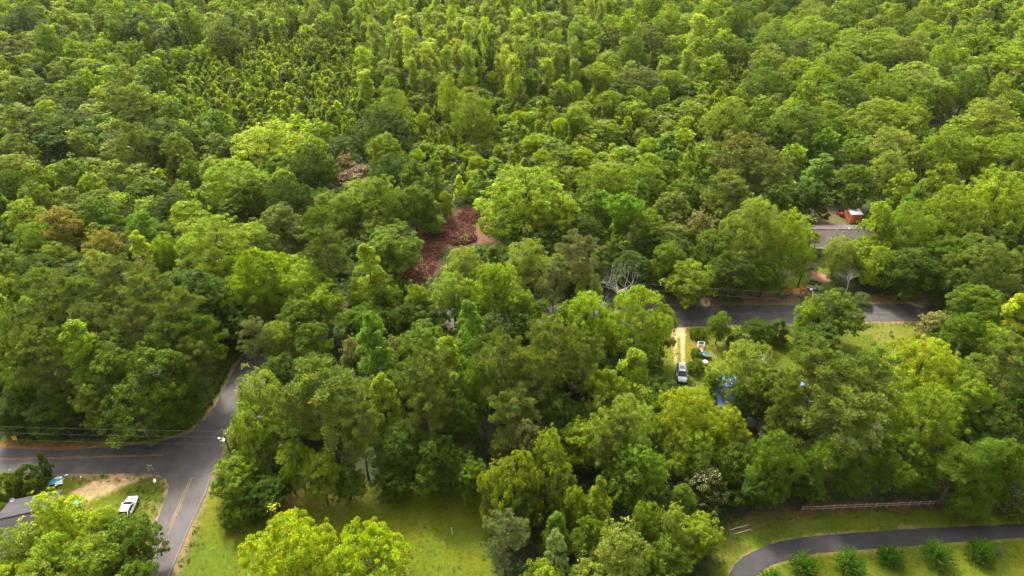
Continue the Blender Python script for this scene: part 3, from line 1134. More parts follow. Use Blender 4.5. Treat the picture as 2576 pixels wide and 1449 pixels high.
# ---- left middle
T('broad', 55, 488, 110, 13, 'br', 'bright tree near the left edge above the orange tipped tree')
T('russet', 140, 508, 125, 14, 'rs', 'orange tipped round tree, the larger of two on the left')
T('russet', 250, 568, 115, 13, 'rs', 'orange tipped tree, the smaller and lower of two on the left')
T('broad', 235, 482, 110, 14, 'gr', 'green tree right above the two orange tipped trees')
T('broad', 72, 545, 95, 13, 'md', 'light green tree left of the larger orange tipped tree')
T('cone', 345, 578, 54, 14, 'vy', 'small lime cone shaped tree right of the smaller orange tipped tree')
T('broad', 238, 612, 90, 14, 'lt', 'pale green tree below the smaller orange tipped tree')
T('broad', 405, 576, 70, 13, 'br', 'yellow green tree right of the small lime cone shaped tree')
T('oak', 545, 535, 235, 17, 'br', 'wide pale lime oak left of the red clay clearing, beyond the pine grove')
T('broad', 350, 515, 95, 13, 'em', 'green pointed tree above the small lime cone shaped tree')
T('broad', 470, 492, 110, 13, 'br', 'lime tree directly above the wide pale lime oak')
T('broad', 700, 498, 140, 15, 'ol', 'olive green round tree between the wide pale oak and the clearing')
T('oak', 800, 505, 125, 14, 'gr', 'mid green tree on the upper left of the clearing trees')
T('pine', 815, 578, 125, 18, 'ol', 'dark olive pine left of the lime pointed tree by the clearing')
T('droop', 655, 618, 185, 16, 'br', 'lime tree with heavy tufted limbs above the end of the rising road')
T('broad', 760, 648, 130, 15, 'br', 'yellow green tree joined to the heavy limbed lime tree, on its right')
T('broad', 812, 700, 110, 13, 'br', 'lime clump low on the right of the heavy limbed lime tree')
T('droop', 610, 680, 130, 14, 'br', 'lime tufted limbs hanging over the road hollow, leftmost of that clump')
T('greypine', 637, 806, 80, 12, 'gy', 'grey green mossy conifer at the right edge of the rising road')
T('broad', 695, 792, 100, 11, 'md', 'lime topped tree behind the grey green conifer')
T('broad', 780, 800, 110, 12, 'gr', 'dark green tree right of the lime topped tree behind the conifer')
# ---- around the clearing
T('oak', 1320, 408, 270, 19, 'br', 'largest lime oak, spreading right above the red clay clearing')
T('oak', 1395, 470, 150, 16, 'md', 'green tree joined to the right flank of the largest lime oak')
T('broad', 985, 556, 165, 14, 'gr', 'green tree hiding the left part of the red clay clearing')
T('cone', 922, 612, 82, 17, 'br', 'lime pointed tree left of the red clay clearing')
T('cone', 932, 786, 90, 19, 'em', 'green pointed tree below the clearing, left of the tallest pointed one')
T('cone', 1183, 762, 90, 21, 'em', 'tallest green pointed tree, in front of the dark hollow mid picture')
T('cone', 1122, 842, 74, 17, 'br', 'narrow lime pointed tree at the foot of the tallest pointed one')
T('rosette', 1245, 640, 122, 17, 'br', 'glowing lime tree with round tufts right below the clearing')
T('broad', 1300, 700, 110, 14, 'md', 'green tree at the right foot of the glowing lime tree')
T('moss', 1165, 604, 112, 15, 'lt', 'feathery pale green tree covering the lower edge of the clearing')
T('moss', 1140, 672, 140, 13, 'md', 'feathery green tree between the clearing and the tallest pointed tree')
T('moss', 1325, 583, 130, 16, 'lt', 'pale yellow green tree under the right flank of the largest oak')
T('greypine', 1455, 595, 115, 17, 'gy', 'grey green pine left of the bleached dead tree')
T('greypine', 1395, 660, 80, 14, 'gy', 'small grey green pine beside the larger grey one')
T('broad', 1482, 672, 80, 12, 'md', 'yellow green tree below the grey pine, left of the dead tree')
T('broad', 965, 690, 95, 12, 'gr', 'green tree just below the lowest tip of the clearing')
T('broad', 1048, 700, 75, 12, 'md', 'small lime tree below the clearing, right of the green one')
T('broad', 1060, 755, 140, 9, 'dk', 'dark low tree in front of the far road, left of the tallest pointed tree')
T('broad', 960, 765, 90, 9, 'dk', 'dark low tree above the green pointed tree')
T('broad', 1118, 472, 40, 9, 'yl', 'small yellow tree at the top edge of the clearing')
T('cone', 1082, 498, 55, 9, 'em', 'dark green small tree at the upper left edge of the clearing')
T('oak', 945, 440, 160, 15, 'md', 'mid green oak above the tree that hides the clearing')
T('broad', 1040, 452, 110, 14, 'gr', 'green tree left of the small yellow tree')
T('broad', 870, 470, 120, 14, 'md', 'green tree left of the mid green oak near the clearing')
T('vine', 1565, 488, 80, 16, 'em', 'tall column of vines standing above the bleached dead tree')
T('broad', 1500, 465, 110, 14, 'gr', 'green tree left behind the vine column')
T('broad', 1480, 530, 100, 13, 'dk', 'dark green tree between the largest oak and the vine column')
T('broad', 1632, 520, 110, 13, 'md', 'yellowish green tree right of the vine column')
T('broad', 1680, 600, 100, 12, 'gr', 'green tree right of the dead tree, above the wires')
T('broad', 1640, 570, 90, 10, 'dk', 'dark tree between the vine column and the tree above the wires')
T('oak', 1475, 724, 150, 15, 'br', 'yellow lime oak at the near side of the far road, left of the driveway')
T('oak', 1608, 712, 190, 17, 'br', 'bright oak beside the driveway, below the bleached dead tree')
T('broad', 1678, 760, 75, 13, 'md', 'green right shoulder of the oak beside the driveway entrance')
T('broad', 1378, 780, 90, 13, 'sv', 'silvery green tree left of the yellow lime oak')
T('broad', 1240, 780, 120, 12, 'dk', 'dark green tree right of the tallest pointed tree')
T('broad', 1310, 770, 100, 11, 'dk', 'dark green tree by the hidden stretch of the far road')
T('pine', 1382, 806, 140, 19, 'ol', 'olive pine, tallest of the central pine clump')
T('pine', 1265, 846, 150, 19, 'ol', 'brownish olive pine on the left of the central pine clump')
T('pine', 1475, 848, 100, 17, 'ol', 'olive pine on the right of the central pine clump')
T('pine', 1330, 890, 120, 17, 'ol', 'olive pine in the front middle of the central pine clump')
T('pine', 1060, 864, 155, 19, 'ol', 'light olive pine with spiky top, left of the narrow lime pointed tree')
T('broad', 1625, 848, 100, 11, 'gr', 'dark green round tree left of the silver car')
T('cone', 1598, 878, 90, 16, 'br', 'lime tipped tree left of the dark round tree by the car')
T('broad', 1530, 905, 130, 16, 'md', 'green tree right of the central pine clump')
T('bloom', 880, 835, 66, 10, 'bn', 'brown seed topped tree left of the green pointed tree')
T('bloom', 990, 838, 70, 9, 'bn', 'brown seed topped tree right of the green pointed tree')
# ---- house side of the far road
T('oak', 1905, 487, 170, 20, 'lt', 'pale lime tall tree left of the brown roofed house, the higher of two')
T('oak', 1990, 522, 150, 17, 'br', 'lime tree leaning over the left end of the brown roof')
T('broad', 1740, 645, 130, 11, 'md', 'lime low tree above the wires of the far road')
T('broad', 1845, 625, 130, 12, 'dk', 'dark green tree above the far road, right of the lime low tree')
T('broad', 1930, 640, 100, 10, 'gr', 'green lower tree under the pale lime tall tree')
T('broad', 1800, 560, 110, 14, 'gr', 'green tree left of the pale lime tall tree')
T('bloom', 1765, 520, 70, 13, 'bn', 'tan seed topped tree among the greens left of the pale lime tall tree')
T('rosette', 2220, 506, 92, 16, 'br', 'vivid lime tree beside the orange shed and the right end of the roof')
T('rosette', 2228, 615, 90, 11, 'br', 'vivid lime lower tree in front of the one beside the orange shed')
T('moss', 2118, 586, 84, 11, 'lt', 'grey barked tree with pale limbs in front of the brown roofed house')
T('oak', 2290, 500, 150, 17, 'md', 'mid green tree right of the vivid lime tree by the shed')
T('oak', 2400, 458, 175, 18, 'md', 'large green oak at right, above the mid green tree')
T('oak', 2510, 420, 185, 19, 'br', 'bright rimmed oak near the right edge')
T('broad', 2300, 610, 140, 13, 'dk', 'dark green tree above the far road at right')
T('broad', 2390, 580, 120, 14, 'gr', 'green tree filling behind the olive lime oak at right')
T('oak', 2485, 568, 210, 18, 'ol', 'olive lime oak at the right edge above the far road')
T('broad', 2400, 660, 100, 11, 'dk', 'dark tree at the roadside where the far road disappears right')
T('cone', 2566, 738, 70, 14, 'vy', 'lime tree cut by the right edge over the end of the far road')
T('broad', 2470, 700, 150, 13, 'gr', 'green tree that covers the right end of the far road')
T('rosette', 2520, 805, 110, 11, 'br', 'lime low tree at the right edge, near side of the far road')
T('broad', 2440, 770, 100, 12, 'gr', 'green tree between the brown seed topped tree and the right edge')
T('bloom', 2365, 778, 90, 7, 'bn', 'brown seed topped tree on the lawn at the right end of the far road')
T('broad', 1815, 775, 66, 8, 'gr', 'small round tree on the near verge of the far road, leftmost of its row')
T('broad', 1905, 796, 76, 6, 'dk', 'dark small tree second in the row along the near verge')
T('cone', 1960, 797, 48, 5, 'dk', 'dark spiky small tree third in the row along the near verge')
T('broad', 2110, 722, 150, 12, 'gr', 'largest tree on the near side of the far road, over the asphalt')
T('broad', 2038, 745, 64, 11, 'br', 'yellow green topped tree joined to the left of the largest roadside tree')
T('broad', 2060, 800, 130, 9, 'dk', 'dark green tree filling under the largest roadside tree')
T('bush', 1757, 818, 44, 2.2, 'gr', 'leafy bush at the corner of driveway and far road')
T('bush', 1752, 872, 30, 1.6, 'gr', 'small bush left of the white garden frame')
T('bush', 1753, 900, 44, 2.4, 'gr', 'round bush between the driveway and the white bucket')
T('bush', 1860, 835, 60, 3.2, 'dk', 'dark bush under the roadside row of small trees')
T('bush', 2168, 732, 50, 2.6, 'sv', 'grass like blue green clump beside the far verge')
T('oak', 1885, 838, 185, 15, 'lt', 'pale olive oak over the left part of the blue roof')
T('pine', 2060, 874, 190, 19, 'ol', 'big tufted pine right of the blue roof')
T('pine', 2190, 890, 160, 18, 'ol', 'tufted pine right beside the biggest one')
T('pine', 2125, 985, 200, 17, 'ol', 'tufted pine in front of the two biggest, above the white fence')
T('broad', 2022, 955, 80, 10, 'ol', 'olive tree between the biggest tufted pine and the blue roof')
T('pine', 1985, 960, 90, 15, 'ol', 'small tufted pine touching the blue roof on its right')
T('oak', 2330, 836, 200, 16, 'yl', 'yellow green oak on the right, below the lawn of the far road')
T('pine', 2545, 862, 150, 17, 'ol', 'olive pine at the right edge, halfway down')
T('oak', 2345, 960, 220, 17, 'md', 'green oak right of the tufted pines above the white fence')
T('broad', 2460, 920, 130, 15, 'md', 'green tree between the yellow green oak and the right edge pine')
# ---- above the curved driveway
T('oak', 1735, 962, 175, 15, 'yl', 'yellow green oak below the silver car')
T('broad', 1848, 1012, 100, 13, 'yl', 'yellow flecked tree left in front of the blue roof')
T('oak', 1955, 1075, 165, 14, 'gr', 'green oak below the blue roofed house')
T('broad', 1905, 1150, 170, 8, 'dk', 'dark low tree at the left end of the white fence')
T('broad', 2015, 1130, 130, 8, 'dk', 'dark low tree directly behind the left part of the white fence')
T('oak', 2270, 1082, 165, 12, 'gr', 'dark green oak behind the right part of the white fence')
T('vine', 2078, 1118, 78, 11, 'em', 'vine covered tree behind the white fence')
T('broad', 2160, 1112, 110, 11, 'gr', 'green tree behind the middle of the white fence')
T('cedar', 2418, 1120, 150, 12, 'gr', 'feathery cedar at the right end of the white fence')
T('cedar', 2490, 1100, 130, 13, 'gr', 'feathery cedar right of the one at the fence end')
T('broad', 2550, 1085, 120, 13, 'gr', 'green tree at the right edge above the curved driveway')
T('cedar', 2450, 1210, 110, 6, 'gr', 'low feathery cedar at the lawn edge right of the fence')
T('bloomw', 2555, 1232, 90, 4, 'dk', 'white speckled shrub at the right edge of the lawn')
T('bloomw', 1775, 1165, 125, 8, 'bl', 'dark magnolia like tree with cream specks left of the two metal rails')
T('broad', 1772, 1288, 115, 8.5, 'md', 'lime topped tree left of the curved driveway bottom')
T('broad', 1840, 1100, 110, 10, 'gr', 'green tree between the yellow flecked tree and the fence')
T('broad', 1750, 1070, 120, 12, 'md', 'green tree below the yellow green oak under the car')
# ---- centre bottom
T('oak', 1575, 985, 185, 17, 'lt', 'pale green oak at the centre of the lower wood')
T('rosette', 1610, 1088, 165, 15, 'em', 'vivid green maple like tree in the lower wood')
T('pine', 1545, 1045, 110, 15, 'ol', 'olive pine peeping left of the vivid green maple')
T('pine', 1290, 985, 130, 15, 'bn', 'brown needled pine below the central pine clump')
T('bloom', 1325, 1048, 88, 13, 'bn', 'cream flowered tree at the upper left of the lower wood')
T('moss', 1378, 1068, 95, 14, 'yl', 'yellow green tree touching the cream flowered tree')
T('droop', 1290, 1135, 175, 13, (0.165, 0.205, 0.012), 'yellow green drooping tree at the right corner of the bottom lawn')
T('oak', 1405, 1140, 115, 12, (0.160, 0.198, 0.012), 'yellow green round tree right of the drooping one')
T('broad', 1448, 1205, 78, 11, 'md', 'small green tree in the lower middle of the wood')
T('cone', 1508, 1200, 66, 12, 'md', 'small green pointed tree left of the vivid maple foot')
T('broad', 1300, 1235, 120, 9, 'dk', 'dark tree at the right border of the bottom lawn')
T('greypine', 1270, 1298, 115, 12, 'gy', 'grey pine with visible brown stem right of the bottom lawn')
T('silver', 1398, 1326, 84, 12, 'sv', 'silvery green conifer at the bottom edge')
T('rosette', 1560, 1312, 170, 13, 'lt', 'cream tufted tree at the bottom edge, largest of its kind')
T('rosette', 1700, 1256, 95, 12, 'lt', 'cream tufted tree right of the largest one')
T('broad', 1480, 1290, 100, 11, 'gr', 'green tree between the silvery conifer and the cream tufted tree')
T('broad', 1630, 1250, 90, 11, 'md', 'green tree above the largest cream tufted tree')
T('rosette', 1368, 1408, 130, 9, 'br', 'lime tufted tree cut by the bottom edge below the silvery conifer')
T('broad', 1480, 1400, 120, 9, 'lt', 'pale green tree cut by the bottom edge left of the cream tufted tree')
T('broad', 1690, 1350, 120, 9, 'gr', 'dark green tree at the bottom edge left of the curved driveway')
T('droop', 1010, 1128, 0.1, 1, 'br', 'x')
HAND.pop()
T('broad', 882, 762, 105, 11, 'gr', 'green tree in front of the far road left of the green pointed tree')
T('moss', 600, 1048, 100, 10, 'lt', 'mossy pale tree with twigs around the utility pole at the junction')
T('broad', 922, 748, 90, 11, 'gr', 'green tree in front of the far road right of the green pointed tree top')
T('broad', 1012, 752, 90, 11, 'dk', 'dark tree in front of the far road, between the two green pointed trees')
T('broad', 1935, 930, 105, 12, 'gr', 'green tree hiding the middle of the blue roof, lower than the oak')
T('broad', 1985, 1010, 90, 11, 'ol', 'olive tree at the lower right corner of the blue roofed house')
T('broad', 1817, 1004, 78, 9, 'yl', 'small yellow green tree at the left wall of the blue roofed house')
T('broad', 1800, 925, 62, 8, 'md', 'small green tree at the back left corner of the blue roof')
T('broad', 1985, 930, 80, 12, 'lt', 'pale green tree over the right part of the blue roof')
T('broad', 745, 742, 115, 12, 'gr', 'green tree hiding the far road right of the heavy limbed lime tree')
T('broad', 1352, 738, 95, 12, 'gr', 'green tree hiding the far road left of the yellow lime oak')
T('broad', 1425, 752, 80, 11, 'dk', 'dark tree hiding the far road close left of the yellow lime oak')
T('broad', 630, 958, 95, 12, 'md', 'green tree behind the mossy light green tree at the junction')
T('broad', 600, 762, 110, 10, 'dk', 'dark tree closing the hollow where the rising road vanishes')
T('broad', 1915, 900, 110, 13, 'lt', 'pale olive tree right beside the pale olive oak over the blue roof')
T('broad', 1965, 905, 100, 14, 'ol', 'olive tree over the right end of the blue roof')
T('broad', 1880, 945, 70, 10, 'gr', 'green tree over the middle of the blue roof')
# ---- the two pecans in the bottom lawn
T('droop', 720, 1296, 250, 13, 'vy', 'yellow lime pecan crown at the bottom of the lawn, the left and higher one')
T('droop', 915, 1326, 230, 12, 'vy', 'yellow lime pecan crown at the bottom of the lawn, the right one')
# ---- wood between junction and bottom lawn
T('moss', 643, 915, 140, 17, 'lt', 'mossy light green tree with dead twigs at the right side of the junction')
T('moss', 628, 1005, 135, 14, 'br', 'mossy lime tree hanging over the junction asphalt')
T('pine', 815, 925, 215, 19, 'ol', 'broad light olive pine above the bottom lawn')
T('pine', 735, 985, 120, 16, 'ol', 'olive pine left in front of the broad one')
T('pine', 900, 1020, 110, 15, 'ol', 'olive pine right in front of the broad one')
T('broad', 598, 1128, 140, 9, 'md', 'yellow green low tree at the road side right of the junction')
T('broad', 740, 1095, 100, 11, 'br', 'yellow lime tree between the mossy tree and the olive pines')
T('broad', 800, 1130, 110, 11, 'md', 'lime green tree at the upper edge of the bottom lawn')
T('bush', 600, 1232, 110, 5, 'gr', 'green thicket bush at the left corner of the bottom lawn')
T('broad', 670, 1190, 120, 7, 'dk', 'dark low tree at the top left of the bottom lawn')
T('broad', 560, 1185, 70, 5, 'gr', 'green bush like tree right at the road edge line')
T('pine', 1075, 980, 120, 15, 'ol', 'olive pine below the spiky topped one')
T('broad', 1150, 985, 110, 13, 'dk', 'dark green tree below the narrow lime pointed tree')
T('broad', 1000, 1060, 130, 11, 'dk', 'dark green tree above the middle of the bottom lawn')
T('broad', 1100, 1085, 130, 11, 'dk', 'dark green tree above the right part of the bottom lawn')
T('broad', 985, 1165, 110, 6, 'dk', 'low dark green tree at the top edge of the bottom lawn')
T('broad', 1080, 1160, 100, 7, 'gr', 'low green tree right of the lowest one at the lawn edge')
T('broad', 1180, 1140, 110, 9, 'gr', 'green tree at the top right corner of the bottom lawn')
T('cone', 960, 940, 80, 14, 'br', 'lime leafed small tree between the olive pines')
T('broad', 1190, 900, 90, 15, 'em', 'green tree at the foot of the tallest pointed tree, right side')
T('broad', 870, 1165, 100, 7, 'gr', 'green low tree below the olive pines at the lawn edge')
T('russet', 1262, 1075, 60, 9, 'bn', 'small rusty brown tree left of the cream flowered tree')
T('broad', 700, 880, 120, 13, 'dk', 'dark green tree right behind the grey green conifer')
T('broad', 790, 870, 110, 13, 'dk', 'dark green tree behind the broad light olive pine')
T('broad', 1010, 900, 90, 12, 'dk', 'dark green tree between green pointed tree and spiky pine')
# ---- upper half landmarks
T('oak', 680, 300, 205, 16, 'vy', 'golden lime round oak, brightest crown of the upper left')
T('oak', 585, 395, 190, 15, 'br', 'lime oak below the golden one, left half of the pair')
T('broad', 705, 415, 80, 13, 'br', 'lime round tree below the golden oak, right of the lime oak')
T('broad', 700, 375, 110, 12, 'em', 'green tree between the golden oak and the lime round tree')
T('bloom', 868, 382, 60, 8, (0.125, 0.108, 0.030), 'rust coloured flowering crown right of the golden oak, the upper one')
T('bloom', 905, 412, 105, 6, (0.125, 0.100, 0.030), 'rust coloured flowering crown, the lower and wider one')
T('oak', 960, 250, 165, 18, 'dk', 'dark olive oak with deep shade in the upper middle')
T('oak', 985, 215, 110, 17, 'md', 'mid green oak behind the dark olive one')
T('oak', 1190, 226, 125, 18, 'md', 'leaning tree with bare dark stem at the centre of the upper wood')
T('oak', 1128, 188, 75, 17, 'br', 'lime tree left behind the leaning one')
T('vine', 1448, 268, 52, 13, 'md', 'single vine tower above the big central clearing oak')
T('cone', 1395, 345, 74, 8, 'em', 'dark leafy mound left of the single vine tower')
T('vine', 1335, 172, 50, 12, 'em', 'vine tower in the upper middle, left of three')
T('vine', 1510, 158, 75, 15, 'md', 'vine tower in the upper middle, widest of three')
T('vine', 1535, 228, 60, 12, 'md', 'vine tower in the upper middle, lowest of three')
T('slender', 1010, 32, 60, 20, 'vy', 'bright yellow slender tree near the top, left of the row')
T('slender', 1080, 92, 68, 19, 'vy', 'bright yellow slender tree below the row at the top')
T('slender', 1050, 118, 60, 17, 'br', 'lime slender tree left of the bright yellow lower one')
T('slender', 957, 128, 34, 13, 'br', 'thin lime vine wrapped stem standing alone at left')
T('slender', 932, 135, 34, 14, 'md', 'thin green stem left of the thin lime one')
T('slender', 1165, 40, 78, 19, 'br', 'wide slender tree in the middle of the top row')
T('slender', 1150, 95, 56, 17, 'vy', 'yellow slender tree under the wide one of the top row')
T('slender', 1230, 60, 60, 18, 'br', 'lime slender tree right of the wide one in the top row')
T('slender', 1310, 55, 60, 19, 'br', 'lime slender tree with long bare stem in the top row')
T('slender', 1390, 30, 70, 19, 'lt', 'pale slender tree at the right end of the top row')
T('slender', 1400, 105, 62, 18, 'br', 'lime slender tree below the pale one')
T('slender', 1345, 100, 50, 17, 'md', 'green slender tree between the long stemmed and the pale one')
T('slender', 1265, 130, 56, 16, 'md', 'green slender tree low in the middle of the bright group')
T('slender', 1100, 25, 56, 19, 'lt', 'pale slender tree top row, between yellow and wide ones')
T('slender', 975, 60, 50, 18, 'md', 'green slender tree at the left end of the top row')
T('slender', 1455, 60, 60, 17, 'gr', 'green slender tree right of the pale top row tree')
T('oak', 1630, 55, 120, 16, 'ol', 'dull olive round tree near the top, right of the slender group')
T('oak', 1610, 160, 130, 13, 'bn', 'dull green brown round tree below the dull olive one')
T('slender', 1762, 28, 72, 20, 'vy', 'bright lime tall tree near the top right of centre')
T('broad', 1800, 130, 80, 14, 'br', 'lime tree below the bright lime tall one')
T('oak', 1940, 72, 120, 15, 'gr', 'green round oak at upper right, left of the big oaks')
T('oak', 1930, 162, 125, 15, 'gr', 'green domed oak below the green round oak')
T('oak', 2045, 35, 130, 16, 'br', 'lime crowned oak near the top right')
T('oak', 2190, 72, 190, 16, 'md', 'widest oak of the upper right')
T('oak', 2115, 120, 130, 15, 'md', 'green oak at the lower left of the widest one')
T('oak', 2300, 150, 170, 16, 'lt', 'pale green oak right of the widest one')
T('oak', 2130, 190, 150, 14, 'gr', 'green oak under the widest one')
T('greypine', 2015, 100, 50, 14, 'gy', 'grey narrow tree between green and big oaks upper right')
T('oak', 1830, 245, 150, 16, 'md', 'domed green oak right of centre in the upper wood')
T('oak', 2010, 250, 180, 16, 'gr', 'broad dark topped oak in the middle right')
T('oak', 2215, 236, 185, 16, 'md', 'domed oak in the middle right with lime rim')
T('oak', 2245, 310, 160, 15, 'lt', 'pale limbed oak below the domed lime rimmed one')
T('oak', 2385, 318, 150, 16, 'md', 'green oak right of the pale limbed one')
T('pine', 1870, 345, 150, 17, 'bn', 'brownish pine right of centre above the brown roofed house')
T('pine', 1945, 390, 110, 16, 'bn', 'brownish pine on the right of the other brownish one')
T('cone', 2068, 386, 84, 11, 'em', 'vivid green small tree above the brown roofed house yard')
T('broad', 2160, 400, 120, 13, 'gr', 'green tree behind the orange shed')
T('broad', 2040, 440, 120, 11, 'dk', 'dark tree at the back of the shed yard')
T('broad', 2470, 330, 130, 15, 'md', 'green oak like tree in the right third, above the bright rimmed oak')
T('oak', 2500, 240, 150, 15, 'lt', 'pale green oak near the right edge, upper third')
T('oak', 2540, 110, 130, 15, 'br', 'lime oak near the right edge at the top')
T('oak', 350, 22, 150, 20, 'dk', 'dark tall tree near the top left, thickest there')
T('oak', 290, 40, 90, 19, 'gr', 'dark green tall tree left of the thickest one at top left')
T('slender', 212, 28, 44, 15, 'br', 'lime narrow tree in the top left with dark behind')
T('slender', 145, 52, 50, 14, 'md', 'green narrow tree left of the lime one at top left')
T('oak', 60, 10, 120, 15, 'dk', 'dark green round tree in the top left corner')
T('pine', 35, 90, 110, 16, 'bn', 'thin brownish pine group tree at the upper left edge')
T('oak', 560, 40, 110, 18, 'ol', 'grey olive tall tree right of the dark one at top')
T('pine', 335, 225, 100, 16, 'ol', 'open dark pine with bare stem at the upper left')
T('pine', 60, 275, 120, 15, 'bn', 'brown pine at the left edge, upper third')
T('broad', 140, 305, 130, 13, 'dk', 'dull green tree right of the brown pine at left edge')
T('broad', 30, 375, 110, 13, 'lt', 'cream topped tree at the left edge')
T('vine', 218, 145, 60, 10, 'br', 'lime vine mound at the upper left')
T('cone', 1680, 330, 70, 13, 'em', 'green pointed tree left of the brownish pines')
T('vine', 1690, 175, 60, 12, 'md', 'vine tower right of the dull brown round tree')
T('oak', 1510, 405, 120, 13, 'md', 'green round tree above the vine column near the dead tree')
T('oak', 1620, 400, 130, 13, 'md', 'green round tree above and right of the vine column')
T('broad', 1730, 430, 110, 13, 'gr', 'green tree left of the brownish pines, lower')
T('pine', 1830, 440, 120, 16, 'ol', 'olive pine above the pale lime tall tree')

# ================================================================== where nothing may stand or hide the view
OPEN_IMG = [
    [(0, 1100), (200, 1100), (470, 1065), (540, 1000), (600, 895), (612, 900), (560, 1010), (545, 1085), (525, 1190), (450, 1449), (350, 1449), (400, 1340),
     (350, 1290), (285, 1250), (180, 1250), (170, 1220), (0, 1165)],
    [(560, 1340), (600, 1290), (700, 1260), (1190, 1235), (1215, 1449), (1060, 1449), (960, 1320), (620, 1320)],
    [(1160, 526), (1205, 535), (1228, 565), (1228, 603), (1110, 615), (1098, 690), (1055, 705), (1005, 692), (1045, 645), (1075, 605), (1050, 575), (1110, 560)],
    [(1700, 745), (2000, 742), (2010, 805), (1715, 822), (1700, 810)],
    [(2200, 750), (2340, 750), (2330, 812), (2310, 870), (2200, 880)],
    [(1690, 828), (1740, 828), (1775, 860), (1785, 915), (1735, 945), (1685, 945)],
    [(2035, 515), (2165, 515), (2162, 600), (2075, 605), (2060, 560)],
    [(1985, 690), (2085, 685), (2090, 735), (1980, 738)],
    [(1850, 1449), (1850, 1340), (1900, 1300), (2030, 1285), (2370, 1280), (2576, 1300), (2576, 1449)],
    [(1810, 960), (1860, 960), (1850, 1000), (1815, 1000)],
]
KEEP = []
for poly in OPEN_IMG:
    xs = [p[0] for p in poly]
    ys = [p[1] for p in poly]
    GX, GY = np.meshgrid(np.arange(min(xs), max(xs) + 1, 11.0), np.arange(min(ys), max(ys) + 1, 11.0))
    d = sdf_poly(poly, GX, GY)
    KEEP.append(np.stack([GX[d < 0], GY[d < 0]], -1))
KEEP = np.concatenate(KEEP)
NOGO = [dpoly(ROAD), dpoly(DRIVE)] + [dpoly(g) for g in GRASS] + [dpoly(CLAY[0])] + [
    dpoly([(2020, 500), (2180, 500), (2190, 640), (1990, 640)]), dpoly([(1790, 930), (2020, 930), (2020, 1070), (1790, 1070)]),
    dpoly([(-200, 1230), (100, 1230), (100, 1400), (-200, 1400)])]


def hides(x, y, r, h):
    bx, by, dep = proj(x, y, h * 0.52)
    if dep < 5:
        return True
    k = FPX / dep
    dt = math.atan2(CAM_H - h * .5, math.hypot(x, y))
    ax = r * k * 0.95
    ay = (0.5 * h * math.cos(dt) + r * 0.6 * math.sin(dt)) * k
    # stem leans in the picture
    tx, ty, _ = proj(x, y, h)
    gx_, gy_, _ = proj(x, y, 0)
    s = (tx - gx_) / min(ty - gy_, -1e-3)
    dx = KEEP[:, 0] - bx - (KEEP[:, 1] - by) * s
    dy = KEEP[:, 1] - by
    return bool(((dx / ax) ** 2 + (dy / ay) ** 2 < 1).any())


def on_open(x, y, margin):
    a, b = np.array([x]), np.array([y])
    return any(sdf_poly(pg, a, b)[0] < margin for pg in NOGO)


def in_poly(px, py, poly):
    return sdf_poly(poly, np.array([float(px)]), np.array([float(py)]))[0] < 0


Z_THICK = [(470, 130), (620, 90), (900, 60), (930, 150), (900, 230), (1120, 250), (860, 330), (760, 300), (560, 330), (430, 250), (380, 180)]
Z_SLEND = [(900, -60), (1500, -60), (1480, 190), (1350, 230), (900, 220)]
Z_VINE = [(1000, 230), (1500, 190), (1900, 150), (1850, 330), (1560, 470), (1250, 430), (1000, 430)]
Z_OAKS = [(1850, -80), (2700, -80), (2700, 520), (2250, 480), (1950, 420), (1850, 240)]
Z_THICK2 = [(2300, -60), (2700, -60), (2700, 330), (2420, 200)]


def zone(px, py):
    if in_poly(px, py, Z_THICK):
        return 'thick'
    if in_poly(px, py, Z_SLEND):
        return 'slend'
    if in_poly(px, py, Z_VINE):
        return 'vine'
    if in_poly(px, py, Z_THICK2):
        return 'thick2'
    if in_poly(px, py, Z_OAKS):
        return 'oaks'
    if py < 200:
        return 'far'
    if py < 520:
        return 'mid'
    return 'near'


ZK = {
    'slend': ([('slender', 'br', 18), ('slender', 'br', 17), ('slender', 'vy', 18), ('slender', 'lt', 19), ('vine', 'md', 12), ('broad', 'gr', 9)], 5.4),
    'vine': ([('bush', 'br', 4), ('bush', 'br', 5), ('vine', 'br', 9), ('broad', 'md', 8), ('cone', 'em', 7), ('broad', 'md', 9), ('bush', 'vy', 4), ('broad', 'br', 7)], 5.0),
    'thick2': ([('cone', 'md', 10), ('broad', 'br', 11), ('broad', 'md', 12), ('slender', 'br', 13)], 5.2),
    'oaks': ([('oak', 'md', 14), ('oak', 'gr', 14), ('oak', 'lt', 15), ('broad', 'md', 13), ('broad', 'gr', 12), ('oak', 'br', 14)], 7.2),
    'far': ([('broad', 'md', 14), ('oak', 'gr', 15), ('slender', 'br', 15), ('broad', 'md', 13), ('broad', 'br', 12)], 6.6),
    'mid': ([('broad', 'gr', 12), ('broad', 'md', 12), ('broad', 'br', 11), ('oak', 'dk', 13), ('cone', 'em', 11), ('broad', 'ol', 12), ('broad', 'lt', 11)], 5.6),
    'near': ([('broad', 'gr', 11), ('broad', 'dk', 10), ('broad', 'md', 10), ('broad', 'dk', 9), ('cone', 'gr', 9)], 5.0),
}
BASE_R = dict(broad=4.2, oak=6.0, cone=2.6, slender=3.0, vine=2.2, bush=2.4, pine=3.6)
FILL = []
cell = {}


def near_any(x, y, dmin, kindr):
    cx, cy = int(x // 8), int(y // 8)
    for a in range(cx - 2, cx + 3):
        for b in range(cy - 2, cy + 3):
            for (u, v, rr) in cell.get((a, b), ()):
                if (u - x) ** 2 + (v - y) ** 2 < (dmin * (0.5 + 0.5 * min(1.6, rr / 3.6))) ** 2:
                    return True
    return False


def note(x, y, r):
    cell.setdefault((int(x // 8), int(y // 8)), []).append((x, y, r))


